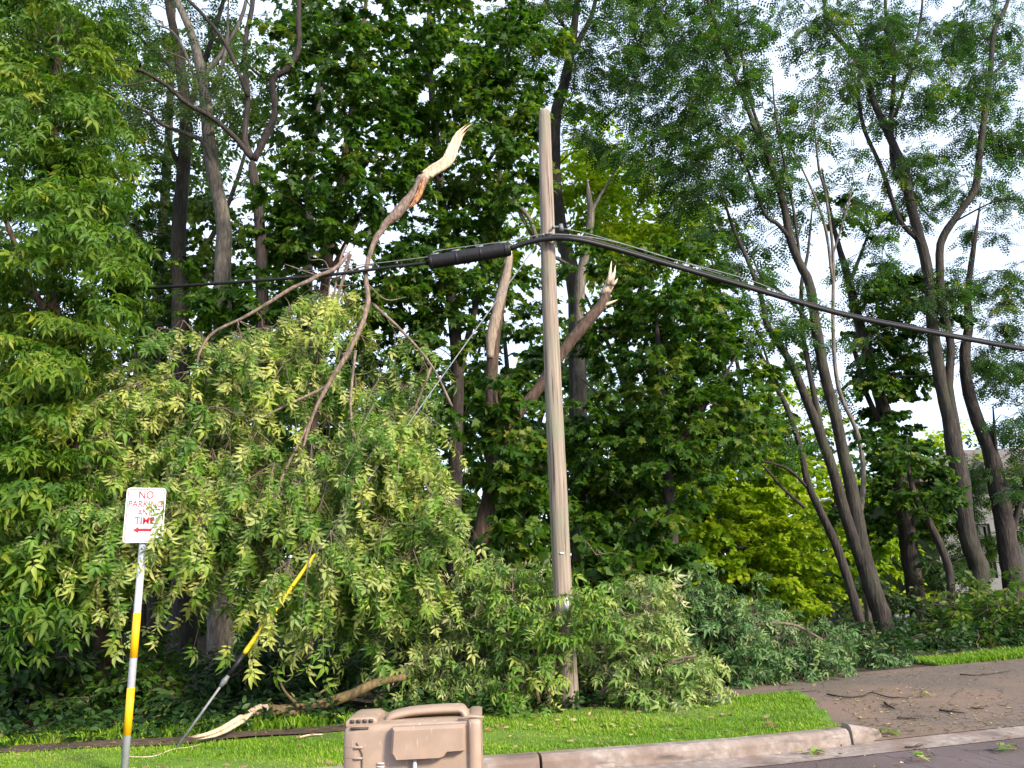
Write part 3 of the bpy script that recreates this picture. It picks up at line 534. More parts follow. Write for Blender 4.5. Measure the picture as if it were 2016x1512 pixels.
# left edge, bright yellow-green maple
tree('maple_tree', 'bright yellow-green maple filling the left edge of the view', 10.4,
     [[(215, 1440, 36), (205, 1300, 34), (190, 1150, 32), (150, 900, 30), (110, 650, 26), (95, 420, 22), (110, 200, 18), (120, -100, 12)], ([(110, 650, 18), (60, 560, 14), (10, 430, 10), (-80, 200, 8)], -.8), ([(120, 780, 12), (70, 690, 10), (40, 640, 8), (60, 600, 6)], -1.0)],
     [bl(60, 60, 140, 140, 9, 11.5, 26), bl(60, 250, 150, 110, 8.8, 11.5, 24), bl(70, 450, 160, 110, 8.6, 11.2, 30), bl(80, 620, 150, 100, 8.4, 11, 30), bl(50, 800, 130, 110, 8.4, 10.6, 30), bl(70, 950, 120, 80, 8.2, 10.4, 18), bl(60, 1080, 80, 70, 8.0, 9.6, 9), bl(70, 1170, 50, 20, 8, 8.6, 3), bl(-250, 500, 180, 600, 9, 12, 60), bl(40, -200, 300, 180, 9, 12, 36), bl(190, 560, 50, 90, 9.2, 10.5, 6), bl(90, 150, 120, 160, 10, 12.5, 36), bl(160, 330, 70, 90, 10, 12, 14)],
     'compound', 'leaf_left', 'bark_red', 31, size=.215, twigs=5, leaves=12, length=.55, droop=.28, horiz=.7)
# dark maples in the middle
tree('maple_tree', 'dense dark green maple directly behind the hanging limb', 13.2,
     [[(600, 1390, 24), (606, 1200, 24), (612, 900, 22), (635, 600, 20), (680, 300, 16), (715, 60, 11), (730, -120, 7)], ([(640, 560, 12), (720, 400, 9), (800, 220, 7)], .8)],
     [bl(650, 80, 90, 130, 12, 14.6, 20), bl(780, 120, 120, 150, 11.8, 14.6, 34), bl(700, 300, 130, 110, 11.8, 14.2, 34), bl(580, 420, 80, 80, 11.8, 14.2, 19), bl(680, 500, 150, 100, 11.8, 14.5, 36), bl(480, 580, 110, 60, 11.8, 14, 14), bl(600, 680, 180, 90, 11.8, 14.5, 24), bl(560, 900, 180, 120, 12, 14.5, 22), bl(720, -200, 250, 130, 12, 15, 26)],
     'maple', 'leaf_norway', 'bark_red', 41, size=.12, leaves=21, length=.62)
tree('maple_tree', 'tall dark maple with big leaves between the splintered tip and the pole', 14.6,
     [[(885, 1350, 30), (893, 1150, 30), (896, 950, 28), (900, 720, 26), (880, 500, 22), (860, 300, 18), (845, 80, 12), (850, -150, 7)], ([(898, 760, 16), (945, 560, 12), (990, 300, 9), (1000, 120, 6)], .6), ([(870, 450, 12), (960, 320, 9), (1020, 220, 6)], -1.0)],
     [bl(900, 60, 120, 120, 13, 16, 34), bl(1010, 120, 80, 130, 13, 16, 26), bl(900, 230, 130, 110, 12.8, 15.6, 36), bl(1000, 290, 70, 90, 13, 15.5, 14), bl(860, 420, 130, 100, 12.8, 15.6, 32), bl(940, 560, 100, 70, 12.8, 15.6, 16), bl(850, 620, 90, 80, 12.8, 15.6, 18), bl(820, 780, 70, 90, 13, 15.6, 9), bl(960, 430, 50, 60, 13, 15, 6), bl(1010, 680, 60, 100, 14.4, 16.4, 16), bl(1050, 900, 70, 130, 14.4, 16.4, 22), bl(930, 800, 40, 60, 14.6, 16, 5), bl(900, 1080, 90, 110, 13.5, 16, 22), bl(900, -220, 260, 130, 13, 16, 26)],
     'maple', 'leaf_norway', 'bark_dark', 43, size=.125, leaves=21, length=.62, bias=.06)
# dark maple right of the pole
tree('maple_tree', 'wide dark maple filling the space just right of the pole', 13.6,
     [[(1330, 1290, 26), (1325, 1100, 25), (1310, 900, 22), (1300, 740, 18), (1290, 600, 12)], ([(1315, 950, 14), (1220, 820, 11), (1140, 740, 7)], .5), ([(1312, 900, 14), (1400, 780, 10), (1450, 700, 6)], -.4)],
     [bl(1260, 640, 100, 90, 13.4, 15.2, 28), bl(1370, 650, 90, 90, 12.6, 15, 28), bl(1440, 740, 60, 110, 12.6, 14.6, 18), bl(1270, 790, 130, 90, 12.4, 14.8, 36), bl(1200, 880, 100, 90, 13.0, 15, 24), bl(1270, 920, 110, 80, 12.2, 14.6, 24), bl(1430, 830, 50, 50, 12.4, 14.4, 8), bl(1200, 1040, 90, 70, 12.2, 14.8, 20), bl(1330, 540, 80, 60, 12.8, 15, 14), bl(1170, 520, 60, 40, 13.8, 15.2, 7)],
     'maple', 'leaf_norway', 'bark_dark', 47, size=.118, leaves=21, length=.58, bias=.05)
# broken maple
def broken_extra(root, org, r):
    mb = MB(); Yb = 11.8
    mb.tube(spline([P(x, y, Yb - .06) for x, y in ((965, 705), (967, 665), (976, 625), (984, 590), (996, 545), (1003, 505))], 6), np.interp(np.linspace(0, 1, 31), [0, .2, .8, 1], [.05, .085, .075, .05]), 9, jit=.08, r=r); mb.build('stripped_wood', M['grey_wood'], root, org)
    mb = MB()
    for x0, y0, x1, y1 in ((996, 520, 1010, 480), (1004, 515, 1006, 482)): mb.tube([P(x0, y0, Yb), P((x0 + x1) / 2, (y0 + y1) / 2, Yb), P(x1, y1, Yb)], [.05, .03, .003], 6)
    mb.build('splinters', M['split_wood'], root, org)
    mb = MB(); Yc = 12.5
    mb.tube([P(1190, 582, Yc), P(1200, 562, Yc), P(1203, 545, Yc)], [.09, .08, .05], 8, jit=.2, r=r)
    for x0, y0, x1, y1, w_ in ((1196, 560, 1204, 514, .035), (1204, 560, 1212, 522, .03), (1206, 562, 1216, 548, .03), (1200, 556, 1207, 536, .03), (1150, 640, 1172, 615, .03), (1180, 605, 1216, 590, .035), (1146, 655, 1150, 640, .03), (1160, 632, 1168, 622, .04)): mb.tube([P(x0, y0, Yc - .1), P((x0 + x1) / 2 + 1, (y0 + y1) / 2, Yc - .1), P(x1, y1, Yc - .12)], [w_, w_ * .8, .004], 6)
    mb.build('splinters', M['split_wood'], root, org)
tree('broken_tree', 'storm snapped maple with two splintered stubs left of the pole', 11.9,
     [[(925, 1180, 36), (940, 1090, 35), (955, 1020, 34), (966, 950, 28), (968, 850, 26), (968, 740, 25), (974, 660, 25), (985, 590, 24), (998, 530, 20), (1003, 505, 16)], ([(962, 985, 26), (985, 880, 26), (1020, 815, 23), (1060, 765, 23), (1110, 690, 24), (1150, 640, 25), (1183, 602, 22), (1194, 578, 20)], .6), ([(1000, 850, 9), (985, 780, 7), (1000, 740, 5)], -.3)],
     [bl(985, 770, 40, 45, 11.2, 12, 7), bl(1010, 850, 60, 40, 11, 12, 8), bl(1010, 960, 60, 60, 11, 12, 10), bl(1000, 1060, 60, 50, 10.8, 11.8, 7)],
     'maple', 'leaf_norway', 'bark_red', 53, size=.14, twigs=4, leaves=11, length=.4, extra=broken_extra, bias=.14)
# tall tree behind the pole
tree('locust_tree', 'tall forked grey tree rising right behind the pole top', 18.5,
     [[(1150, 1200, 44), (1146, 1080, 42), (1140, 900, 38), (1136, 700, 34), (1130, 560, 32), (1102, 440, 28), (1092, 330, 26), (1094, 230, 26), (1110, 170, 24), (1122, 110, 22), (1132, 40, 17), (1142, -60, 12), (1150, -200, 8)], ([(1122, 110, 15), (1145, 70, 13), (1165, 30, 11), (1180, -40, 8), (1200, -160, 5)], .5), ([(1118, 60, 9), (1090, 25, 7), (1065, -10, 5)], -.5), ([(1092, 300, 10), (1040, 260, 7), (1000, 235, 5)], .5)],
     [bl(1060, 40, 80, 80, 17, 20, 16), bl(1170, 120, 50, 100, 17.5, 20, 12), bl(1150, 240, 50, 50, 17.5, 20, 7), bl(1150, -180, 200, 130, 17, 21, 30), bl(1010, 170, 60, 60, 17, 20, 9)],
     'locust', 'leaf_locust', 'bark_mid', 59, size=.28, twigs=6, leaves=12, length=.66)
tree('dead_tree', 'bare grey forked snag just right of the pole behind the cable', 16.5,
     [[(1140, 900, 22), (1140, 700, 22), (1142, 560, 22), (1152, 500, 20), (1163, 430, 16), (1160, 390, 12), (1156, 352, 6)], ([(1163, 420, 9), (1185, 380, 6), (1215, 330, 4), (1230, 300, 3)], .4), ([(1150, 540, 8), (1060, 480, 7), (1010, 390, 9), (985, 345, 4)], .3), ([(1060, 480, 9), (1042, 430, 9), (1015, 400, 9), (980, 370, 7)], .2)], [], 'simple', 'leaf_far', 'bark_grey', 61, dead=True)
tree('ash_tree', 'yellow-green airy tree glowing behind the pole top and cable', 21,
     [[(1250, 1200, 26), (1245, 900, 24), (1230, 700, 20), (1200, 500, 14), (1190, 350, 9)], ([(1225, 650, 12), (1290, 500, 9), (1320, 420, 6)], .5)],
     [bl(1160, 330, 60, 70, 19.5, 22.5, 16), bl(1230, 400, 90, 80, 19.5, 22.5, 26), bl(1180, 470, 80, 60, 19.5, 22.5, 16), bl(1300, 480, 90, 70, 19.5, 22.5, 20), bl(1020, 420, 80, 90, 19.5, 23, 16), bl(1370, 430, 60, 60, 20, 22.5, 9), bl(1170, 250, 40, 40, 20, 22, 5)],
     'simple', 'leaf_lime_sunlit', 'bark_dark', 67, size=.2, twigs=6, leaves=20, length=.9)
# upper left tall trees
tree('locust_tree', 'mossy straight trunk with thin leaves, leftmost of the tall upper left trees', 15.5,
     [[(365, 1400, 50), (362, 1200, 46), (358, 900, 40), (355, 600, 34), (352, 450, 30), (366, 250, 27), (352, 110, 22), (330, 0, 15), (310, -150, 9)], ([(368, 230, 14), (410, 100, 12), (440, 0, 9), (470, -120, 6)], .8), ([(352, 330, 12), (330, 260, 8), (345, 195, 6)], -.4), ([(356, 150, 9), (260, 60, 6), (220, 20, 4)], -.6)],
     [bl(230, 60, 90, 80, 14.5, 17, 10), bl(300, 150, 110, 70, 14.5, 17.5, 9), bl(250, 300, 80, 60, 14.5, 17, 8), bl(330, -150, 230, 120, 14, 18, 24), bl(440, 60, 60, 60, 15, 17.5, 6), bl(230, 420, 70, 60, 15, 17, 10)],
     'locust', 'leaf_locust', 'bark_mid', 71, size=.3, twigs=5, leaves=10, length=.8)
tree('locust_tree', 'pale scaly trunk with a long left bough, between the upper left trunks', 14.4,
     [[(432, 1400, 52), (436, 1150, 48), (440, 800, 42), (438, 560, 36), (440, 440, 32), (418, 330, 30), (408, 240, 27), (400, 160, 24), (375, 60, 18), (330, -40, 12), (300, -160, 8)], ([(432, 360, 12), (405, 285, 12), (370, 265, 11), (320, 245, 9), (280, 215, 7), (215, 190, 5)], -1.0), ([(400, 150, 12), (440, 100, 10), (480, 20, 8), (500, -100, 6)], .6), ([(418, 180, 10), (445, 100, 9), (450, 0, 7)], .3), ([(402, 200, 7), (350, 75, 6), (300, 45, 5)], -.5)],
     [bl(380, 120, 120, 90, 13.5, 16, 9), bl(300, 210, 90, 60, 13, 15, 6), bl(360, -150, 200, 110, 13, 16, 18), bl(460, 200, 50, 80, 13.8, 16, 5), bl(250, 120, 80, 60, 13, 15, 5)],
     'locust', 'leaf_pale', 'bark_grey', 73, size=.3, twigs=5, leaves=10, length=.8)
tree('locust_tree', 'dark crooked forking tree with a snaking right bough at upper left', 12.6,
     [[(520, 1400, 40), (522, 1150, 36), (520, 800, 30), (516, 560, 26), (510, 420, 22), (498, 335, 20), (497, 312, 19)], ([(497, 312, 13), (482, 270, 13), (488, 200, 13), (482, 130, 12), (485, 70, 11), (498, 0, 10), (505, -120, 6)], .3), ([(500, 315, 15), (518, 280, 15), (542, 220, 15), (536, 160, 14), (565, 135, 14), (588, 95, 13), (588, 30, 12), (592, -60, 9), (610, -180, 6)], -.3), ([(496, 312, 13), (460, 268, 11), (415, 230, 11), (370, 205, 10), (330, 170, 9), (290, 145, 8), (270, 138, 8), (220, 140, 6), (150, 141, 5)], -.8), ([(488, 190, 9), (465, 130, 10), (440, 80, 10), (405, 35, 9), (365, -5, 8), (300, -60, 6)], -.5), ([(270, 138, 6), (275, 122, 5), (230, 118, 5), (190, 113, 4)], -.7, -.7), ([(300, 158, 4), (250, 168, 4), (200, 168, 3)], -.6, -.7), ([(534, 160, 7), (500, 140, 6), (480, 110, 5)], 0, .1)],
     [bl(520, 80, 60, 70, 12, 14, 3), bl(460, -150, 200, 110, 11.5, 14, 14), bl(590, -160, 100, 90, 11.8, 13.6, 8)],
     'locust', 'leaf_locust', 'bark_dark', 79, size=.28, twigs=4, leaves=10, length=.7)
tree('birch_tree', 'pale flaking trunk slanting up behind the dark middle maples', 17.5,
     [[(600, 1300, 26), (602, 900, 24), (605, 600, 22), (612, 300, 20), (622, 220, 19), (650, 80, 17), (672, 20, 14), (690, -60, 10), (710, -160, 6)]],
     [bl(640, 20, 50, 60, 16.5, 18.5, 5), bl(700, -150, 140, 100, 16, 19, 14), bl(610, 150, 50, 70, 16.5, 18.5, 6), bl(560, 250, 60, 60, 17, 19, 6)],
     'simple', 'leaf_pale', 'bark_grey', 83, size=.2, twigs=6, leaves=18, length=.8)
tree('maple_tree', 'shaded maple behind the cable at left between trunks and limb', 16.6,
     [[(270, 1380, 28), (275, 1100, 26), (280, 800, 22), (275, 600, 17), (270, 400, 10)], ([(278, 780, 14), (400, 560, 9), (450, 420, 6)], .4)],
     [bl(300, 500, 120, 90, 15.5, 18.5, 26), bl(420, 470, 100, 90, 16, 18.5, 18), bl(290, 650, 130, 80, 15.5, 18, 14), bl(190, 420, 60, 90, 15.5, 18, 14), bl(260, 820, 120, 90, 15.5, 18, 14), bl(420, 640, 120, 80, 15.8, 18, 18), bl(230, 980, 160, 90, 15, 18, 22), bl(480, 900, 200, 150, 16, 18.5, 30), bl(350, 380, 90, 60, 16, 18.5, 9)],
     'maple_lo', 'leaf_far', 'bark_dark', 89, size=.12, twigs=5, leaves=20, length=.65, bias=.0)
tree('ash_tree', 'airy pale green tree filling the sky behind the upper left trunks', 21,
     [[(300, 1300, 30), (300, 900, 28), (310, 600, 24), (330, 300, 18), (340, 50, 12), (345, -200, 6)], ([(305, 650, 14), (450, 400, 10), (520, 150, 6)], .5)],
     [bl(240, 120, 110, 120, 19.5, 23, 7), bl(380, 60, 110, 100, 19.5, 23, 6), bl(500, 120, 80, 110, 19.5, 23, 7), bl(300, 330, 130, 90, 19.5, 23, 13), bl(460, 330, 90, 100, 19.5, 23, 12), bl(200, 480, 100, 120, 19.5, 23, 16), bl(560, 20, 80, 80, 19.5, 23, 8), bl(350, 560, 120, 90, 19.5, 23, 12), bl(350, -180, 260, 110, 19.5, 23, 26)],
     'simple', 'leaf_pale', 'bark_dark', 151, size=.19, twigs=6, leaves=18, length=.9)
# ---- right hand group
RG = 'leaning black trunked trees by the driveway'
tree('locust_tree', 'thick leaning twin stemmed tree with brown ridged bark nearest the driveway', 16.2,
     [[(1752, 1285, 46), (1738, 1220, 44), (1712, 1140, 42), (1695, 1070, 38), (1680, 980, 32), (1662, 900, 28), (1645, 820, 27), (1622, 730, 26), (1606, 640, 26), (1594, 560, 24), (1575, 520, 22), (1556, 470, 21), (1542, 400, 19), (1520, 330, 17), (1490, 260, 14), (1455, 170, 12), (1425, 90, 11), (1400, 20, 9), (1370, -100, 6)],
      ([(1702, 1120, 32), (1680, 1060, 30), (1660, 1000, 27), (1638, 920, 25), (1605, 830, 24), (1585, 780, 22), (1560, 720, 20), (1535, 680, 18), (1510, 640, 16), (1500, 590, 13), (1475, 520, 11), (1440, 440, 9), (1420, 370, 8)], -.5), ([(1625, 880, 14), (1605, 790, 14), (1590, 710, 13), (1580, 650, 12), (1578, 560, 10), (1590, 500, 8), (1600, 400, 6)], .4), ([(1556, 470, 12), (1530, 440, 11), (1505, 420, 9), (1470, 330, 7), (1440, 280, 6)], -.5), ([(1542, 400, 10), (1510, 290, 9), (1475, 190, 8), (1455, 60, 6), (1450, -60, 4)], .4), ([(1576, 520, 8), (1560, 400, 7), (1530, 250, 6), (1520, 150, 5)], -.3), ([(1604, 650, 9), (1556, 590, 8), (1500, 545, 6), (1480, 500, 5)], -.6)],
     [bl(1260, 40, 90, 70, 15, 18, 14), bl(1380, 40, 90, 80, 15, 18, 20), bl(1300, 160, 100, 70, 15, 18, 17), bl(1430, 150, 80, 80, 15, 18, 18), bl(1270, 260, 70, 50, 15, 17.5, 9), bl(1390, 280, 90, 60, 15, 17.5, 14), bl(1340, 370, 90, 50, 15, 17.5, 10), bl(1480, 330, 70, 70, 15, 17.5, 10), bl(1440, 460, 80, 50, 15, 17.5, 9), bl(1520, 240, 50, 70, 15, 17.5, 8), bl(1560, 620, 50, 60, 15.4, 17, 4), bl(1360, -150, 250, 130, 15, 18, 44), bl(1480, 620, 40, 60, 15.4, 17, 4)],
     'locust', 'leaf_locust', 'bark_mid', 97, size=.28, twigs=6, leaves=12, length=.66, group=RG, wk=.8)
tree('locust_tree', 'slender dark leaning stem, left front of the driveway trees', 15.4,
     [[(1708, 1285, 24), (1695, 1230, 24), (1672, 1150, 22), (1645, 1070, 20), (1612, 1000, 18), (1590, 950, 17), (1575, 880, 15), (1548, 800, 13), (1520, 750, 12), (1498, 700, 10), (1480, 690, 6), (1460, 675, 5)], ([(1590, 960, 8), (1560, 930, 7), (1530, 915, 6), (1480, 905, 4)], -.4), ([(1585, 1000, 9), (1540, 960, 8), (1505, 920, 6), (1478, 900, 4)], .3), ([(1548, 800, 6), (1515, 755, 5), (1470, 745, 3)], .3), ([(1520, 750, 7), (1505, 690, 6), (1470, 600, 5), (1450, 520, 4)], .4)],
     [bl(1510, 790, 40, 50, 14.8, 16.4, 4), bl(1480, 880, 50, 40, 14.6, 16, 4), bl(1470, 640, 50, 60, 15, 16.6, 6), bl(1450, 540, 60, 50, 15, 16.5, 6)],
     'locust', 'leaf_locust', 'bark_dark', 101, size=.28, twigs=5, leaves=11, length=.6, group=RG, wk=.8)
tree('locust_tree', 'thin grey stem standing tight behind the thick twin stemmed tree', 17.0,
     [[(1722, 1285, 26), (1712, 1200, 24), (1700, 1120, 20), (1690, 1040, 16), (1700, 950, 13), (1690, 860, 11), (1650, 760, 10), (1640, 640, 9), (1640, 500, 8), (1625, 380, 7), (1612, 330, 7), (1600, 220, 5)], ([(1640, 500, 6), (1665, 420, 5), (1680, 360, 4)], .2), ([(1640, 560, 8), (1620, 430, 7), (1560, 290, 5)], -.2)],
     [bl(1640, 130, 60, 80, 16.4, 18.4, 9), bl(1600, 230, 50, 50, 16.4, 18.4, 6), bl(1640, 420, 50, 70, 16.4, 18, 5), bl(1610, 30, 90, 60, 16.4, 18.6, 10), bl(1680, 340, 40, 40, 16.4, 18, 3)],
     'locust', 'leaf_locust', 'bark_grey', 103, size=.28, twigs=5, leaves=11, length=.7, group=RG, wk=.8)
tree('locust_tree', 'ivy wrapped dark upright trunk, middle of the driveway trees', 19.5,
     [[(1812, 1225, 44), (1800, 1150, 42), (1786, 1050, 40), (1775, 950, 38), (1755, 860, 34), (1735, 790, 32), (1715, 720, 28), (1698, 660, 26), (1682, 600, 24), (1668, 540, 20), (1650, 480, 14), (1630, 400, 10), (1618, 330, 8)], ([(1735, 840, 14), (1700, 760, 13), (1685, 700, 12), (1665, 660, 8)], -.6), ([(1672, 560, 12), (1695, 500, 9), (1720, 430, 7)], .4)],
     [bl(1745, 640, 60, 50, 18.5, 20.5, 10), bl(1720, 730, 35, 50, 18.8, 20, 9), bl(1750, 830, 45, 60, 18.6, 20, 12), bl(1790, 930, 70, 60, 18.4, 20.5, 18), bl(1740, 560, 60, 50, 18.5, 20.5, 9), bl(1800, 1010, 70, 50, 18.4, 20.5, 12), bl(1830, 600, 50, 50, 18.5, 20.5, 7), bl(1700, 420, 60, 70, 18.5, 21, 6), bl(1690, 1000, 50, 60, 18.6, 20.4, 9), bl(1780, 720, 50, 60, 18.6, 20.4, 8)],
     'maple_lo', 'leaf_norway', 'bark_dark', 107, size=.11, twigs=6, leaves=30, length=.55, group=RG, wk=.8)
tree('locust_tree', 'tall S-curved grey barked tree in front of the pale house', 18.2,
     [[(1922, 1250, 46), (1926, 1180, 45), (1928, 1120, 44), (1910, 1070, 42), (1898, 1010, 42), (1893, 950, 42), (1880, 890, 40), (1868, 820, 34), (1850, 740, 32), (1838, 660, 30), (1832, 580, 28), (1822, 510, 27), (1795, 410, 25), (1778, 330, 23), (1752, 270, 20), (1720, 200, 18), (1702, 140, 17), (1672, 100, 14), (1630, 50, 12), (1622, 0, 10), (1600, -120, 7)],
      ([(1890, 930, 26), (1880, 840, 24), (1868, 760, 22), (1872, 680, 20), (1855, 600, 20), (1850, 500, 20), (1860, 460, 20), (1895, 410, 18), (1920, 370, 19), (1930, 290, 17), (1942, 200, 16), (1950, 140, 15), (1958, 60, 13), (1985, 0, 10), (2010, -120, 7)], -.4), ([(1808, 450, 16), (1790, 390, 14), (1760, 330, 14), (1755, 240, 13), (1760, 130, 12), (1745, 40, 10), (1740, -100, 7)], .5), ([(1762, 230, 9), (1790, 140, 8), (1812, 40, 7), (1820, -60, 5)], .3), ([(1805, 470, 13), (1770, 430, 12), (1735, 330, 11), (1700, 250, 10), (1690, 170, 9), (1700, 100, 8), (1660, 20, 6)], .5), ([(1950, 150, 8), (1990, 110, 7), (2030, 60, 5)], .2), ([(1705, 145, 7), (1708, 80, 5), (1720, 10, 4)], 0)],
     [bl(1690, 60, 70, 60, 17, 20, 14), bl(1760, 90, 60, 70, 17, 20, 14), bl(1850, 60, 40, 50, 17, 20, 5), bl(1960, 60, 70, 60, 17, 20, 13), bl(1940, 170, 70, 60, 17, 20, 11), bl(1700, 200, 60, 60, 17, 20, 9), bl(1830, 200, 60, 50, 17, 20, 8), bl(1800, 300, 60, 60, 17, 20, 8), bl(1960, 270, 60, 60, 17, 20, 10), bl(1900, 330, 60, 50, 17, 20, 7), bl(1760, 400, 60, 50, 17, 20, 6), bl(1850, -150, 260, 120, 17, 20, 40), bl(1880, 560, 60, 50, 17.5, 19.5, 7), bl(1810, 560, 50, 50, 17.4, 19, 5), bl(2060, 300, 70, 120, 17, 20, 14), bl(1740, 500, 60, 50, 17, 20, 7), bl(1700, 640, 50, 60, 17.4, 20, 6), bl(1940, 650, 50, 60, 17.4, 20, 7), bl(1800, 650, 50, 60, 18, 20.5, 6), bl(1650, 720, 40, 60, 17.4, 20, 4)],
     'locust', 'leaf_locust', 'bark_mid', 109, size=.28, twigs=6, leaves=12, length=.66, group=RG, wk=.8)
tree('locust_tree', 'dark forked trunk against the house window at the right edge', 19.0,
     [[(2002, 1190, 50), (1990, 1110, 46), (1978, 1030, 44), (1965, 960, 42), (1950, 890, 36), (1925, 830, 32), (1905, 760, 28), (1900, 690, 26), (1908, 640, 22), (1905, 580, 17), (1915, 500, 13), (1930, 400, 9)], ([(1990, 1060, 16), (2003, 1010, 14), (2016, 960, 13), (2050, 820, 10), (2080, 700, 7)], -.5), ([(1965, 960, 10), (1960, 880, 9), (1955, 800, 7)], -.3)],
     [bl(1985, 760, 40, 60, 18, 20, 9), bl(2010, 850, 40, 60, 18, 19.6, 9), bl(1950, 560, 50, 40, 18.4, 20, 6), bl(2060, 650, 60, 160, 18, 20, 16), bl(1990, 560, 40, 50, 18.4, 20, 6), bl(1950, 420, 50, 40, 18.4, 20, 5), bl(1925, 1080, 30, 50, 19, 20.5, 6), bl(1880, 1120, 25, 60, 18.6, 20, 6), bl(2000, 1030, 30, 30, 19, 20.5, 5), bl(1960, 930, 50, 30, 18.6, 20.5, 8), bl(2015, 960, 40, 40, 18.4, 20.5, 8), bl(1900, 960, 30, 40, 19, 21, 6), bl(1870, 1010, 30, 50, 19, 21, 7)],
     'locust', 'leaf_locust', 'bark_dark', 113, size=.26, twigs=5, leaves=12, length=.55, group=RG, wk=.8)
tree('locust_tree', 'thin bent black stem between the ivy trunk and the house wall', 16.6,
     [[(1872, 1280, 20), (1872, 1200, 20), (1870, 1130, 19), (1852, 1075, 18), (1830, 1030, 16), (1805, 985, 14), (1790, 930, 10), (1785, 860, 7)]],
     [bl(1790, 880, 50, 40, 16, 17.4, 6), bl(1830, 960, 50, 40, 16, 17.4, 6)], 'maple_lo', 'leaf_norway', 'bark_dark', 127, size=.11, twigs=5, leaves=20, length=.5, group=RG, wk=.8)
# tree beyond, its sunlit look put into the leaf colour
tree('maple_tree', 'spreading tree with sunlight put into its lime leaf colour behind the fallen pile', 19.5,
     [[(1330, 1230, 24), (1345, 1150, 22), (1370, 1080, 18), (1400, 1000, 13), (1430, 900, 8)], ([(1350, 1130, 13), (1400, 1100, 10), (1440, 1080, 7), (1500, 1080, 5)], -.6), ([(1345, 1150, 12), (1440, 1140, 9), (1500, 1190, 7), (1560, 1210, 5)], -1.0), ([(1360, 1100, 10), (1350, 1040, 8), (1320, 980, 6)], .4)],
     [bl(1420, 980, 90, 70, 17.8, 21, 28), bl(1530, 960, 60, 60, 18, 21, 18), bl(1470, 1060, 100, 60, 17.6, 21, 32), bl(1560, 1080, 60, 60, 17.8, 20.5, 20), bl(1540, 1160, 70, 40, 17.6, 20.5, 18), bl(1400, 1130, 70, 40, 17.6, 20.5, 14), bl(1500, 880, 50, 40, 18.2, 21, 8), bl(1590, 1180, 40, 30, 18, 20, 6), bl(1350, 920, 60, 70, 18, 21, 14), bl(1320, 1050, 50, 60, 18, 21, 10), bl(1450, 850, 60, 40, 18, 21, 8)],
     'maple_lo', 'leaf_lime_sunlit', 'bark_dark', 131, size=.11, twigs=6, leaves=30, length=.6, horiz=.75)
tree('maple_tree', 'pale lime tree seen through the leaning trunks', 26,
     [[(1640, 1200, 16), (1645, 1050, 14), (1640, 900, 10)]],
     [bl(1620, 1090, 60, 60, 24, 28, 16), bl(1700, 1060, 70, 60, 24, 28, 14), bl(1640, 960, 80, 60, 24, 28, 14), bl(1660, 1160, 60, 40, 24, 28, 10), bl(1550, 820, 80, 60, 24, 28, 10), bl(1740, 1150, 40, 40, 24, 28, 6), bl(1850, 900, 80, 60, 26, 30, 12)],
     'simple', 'leaf_lime_sunlit', 'bark_dark', 137, size=.22, twigs=6, leaves=20, length=.9)

# ------------------------------------------------------------------ far woods, deeper trees
r = np.random.RandomState(5); mb = MB(); tb = MB()
n = 2600
Yb = r.uniform(27, 44, n); Xb = r.uniform(-1, 1, n) * (Yb * .95 + 6); hz = np.where(Xb > 9, 7.0, 10.5); Zb = r.rand(n) ** 1.25 * hz * (1 + .25 * np.sin(Xb * .5) + .15 * np.sin(Xb * 1.3 + 1))
att = np.stack([Xb, Yb, np.maximum(Zb, .3)], 1); att = att[~((att[:, 0] > 11) & (att[:, 0] < 26) & (att[:, 1] < 33))]
sprays(mb, att, nrm(r.normal(0, 1, att.shape)), 'simple', .3, r, 5, 14, 1.1, sc_col=.25); tag(mb.build('distant_woods', M['leaf_far'], None), 'mass of green woodland far behind the trees', 'woods', kind='stuff')
for i in range(26):
    x = (i - 13) * 1.55 + r.uniform(-.6, .6); y = r.uniform(21, 26)
    if 9 < x < 22: continue
    h = r.uniform(9, 13); t_ = MB(); sk = Skel(); pts = spline([(x, y, 0), (x + r.normal(0, .2), y, h * .3), (x + r.normal(0, .5), y, h * .65), (x + r.normal(0, .8), y, h)], 5); rd = np.linspace(r.uniform(.13, .24), .03, len(pts)); t_.tube(pts, rd, 8, jit=.05, r=r); sk.add(pts[4:], rd[4:])
    m = 26; at_ = np.stack([x + r.normal(0, 1.3, m), y + r.normal(0, 1.3, m), r.uniform(1.2, h * .82, m)], 1)
    if x > 0: at_[:, 2] *= .8
    names = ['slim trunk glimpsed in the dim wood behind the left maples', 'slim trunk glimpsed in the dim wood behind the pole', 'slim trunk glimpsed in the dim wood beyond the driveway trees']
    root = thing('woodland_tree', names[0 if x < -2 else (1 if x < 9 else 2)], 'tree', (x, y, 0), ['dim trees behind the left maples', 'dim trees behind the pole', 'dim trees beyond the driveway'][0 if x < -2 else (1 if x < 9 else 2)])
    dd = grow(t_, sk, at_, r, k=.008); lb = MB(); sprays(lb, at_, dd, 'maple_lo', .2, r, 6, 16, .9, sc_col=.2); t_.build('trunk', M['bark_dark'], root, (x, y, 0)); lb.build('crown', M['leaf_norway' if i % 3 else 'leaf_far'], root, (x, y, 0))

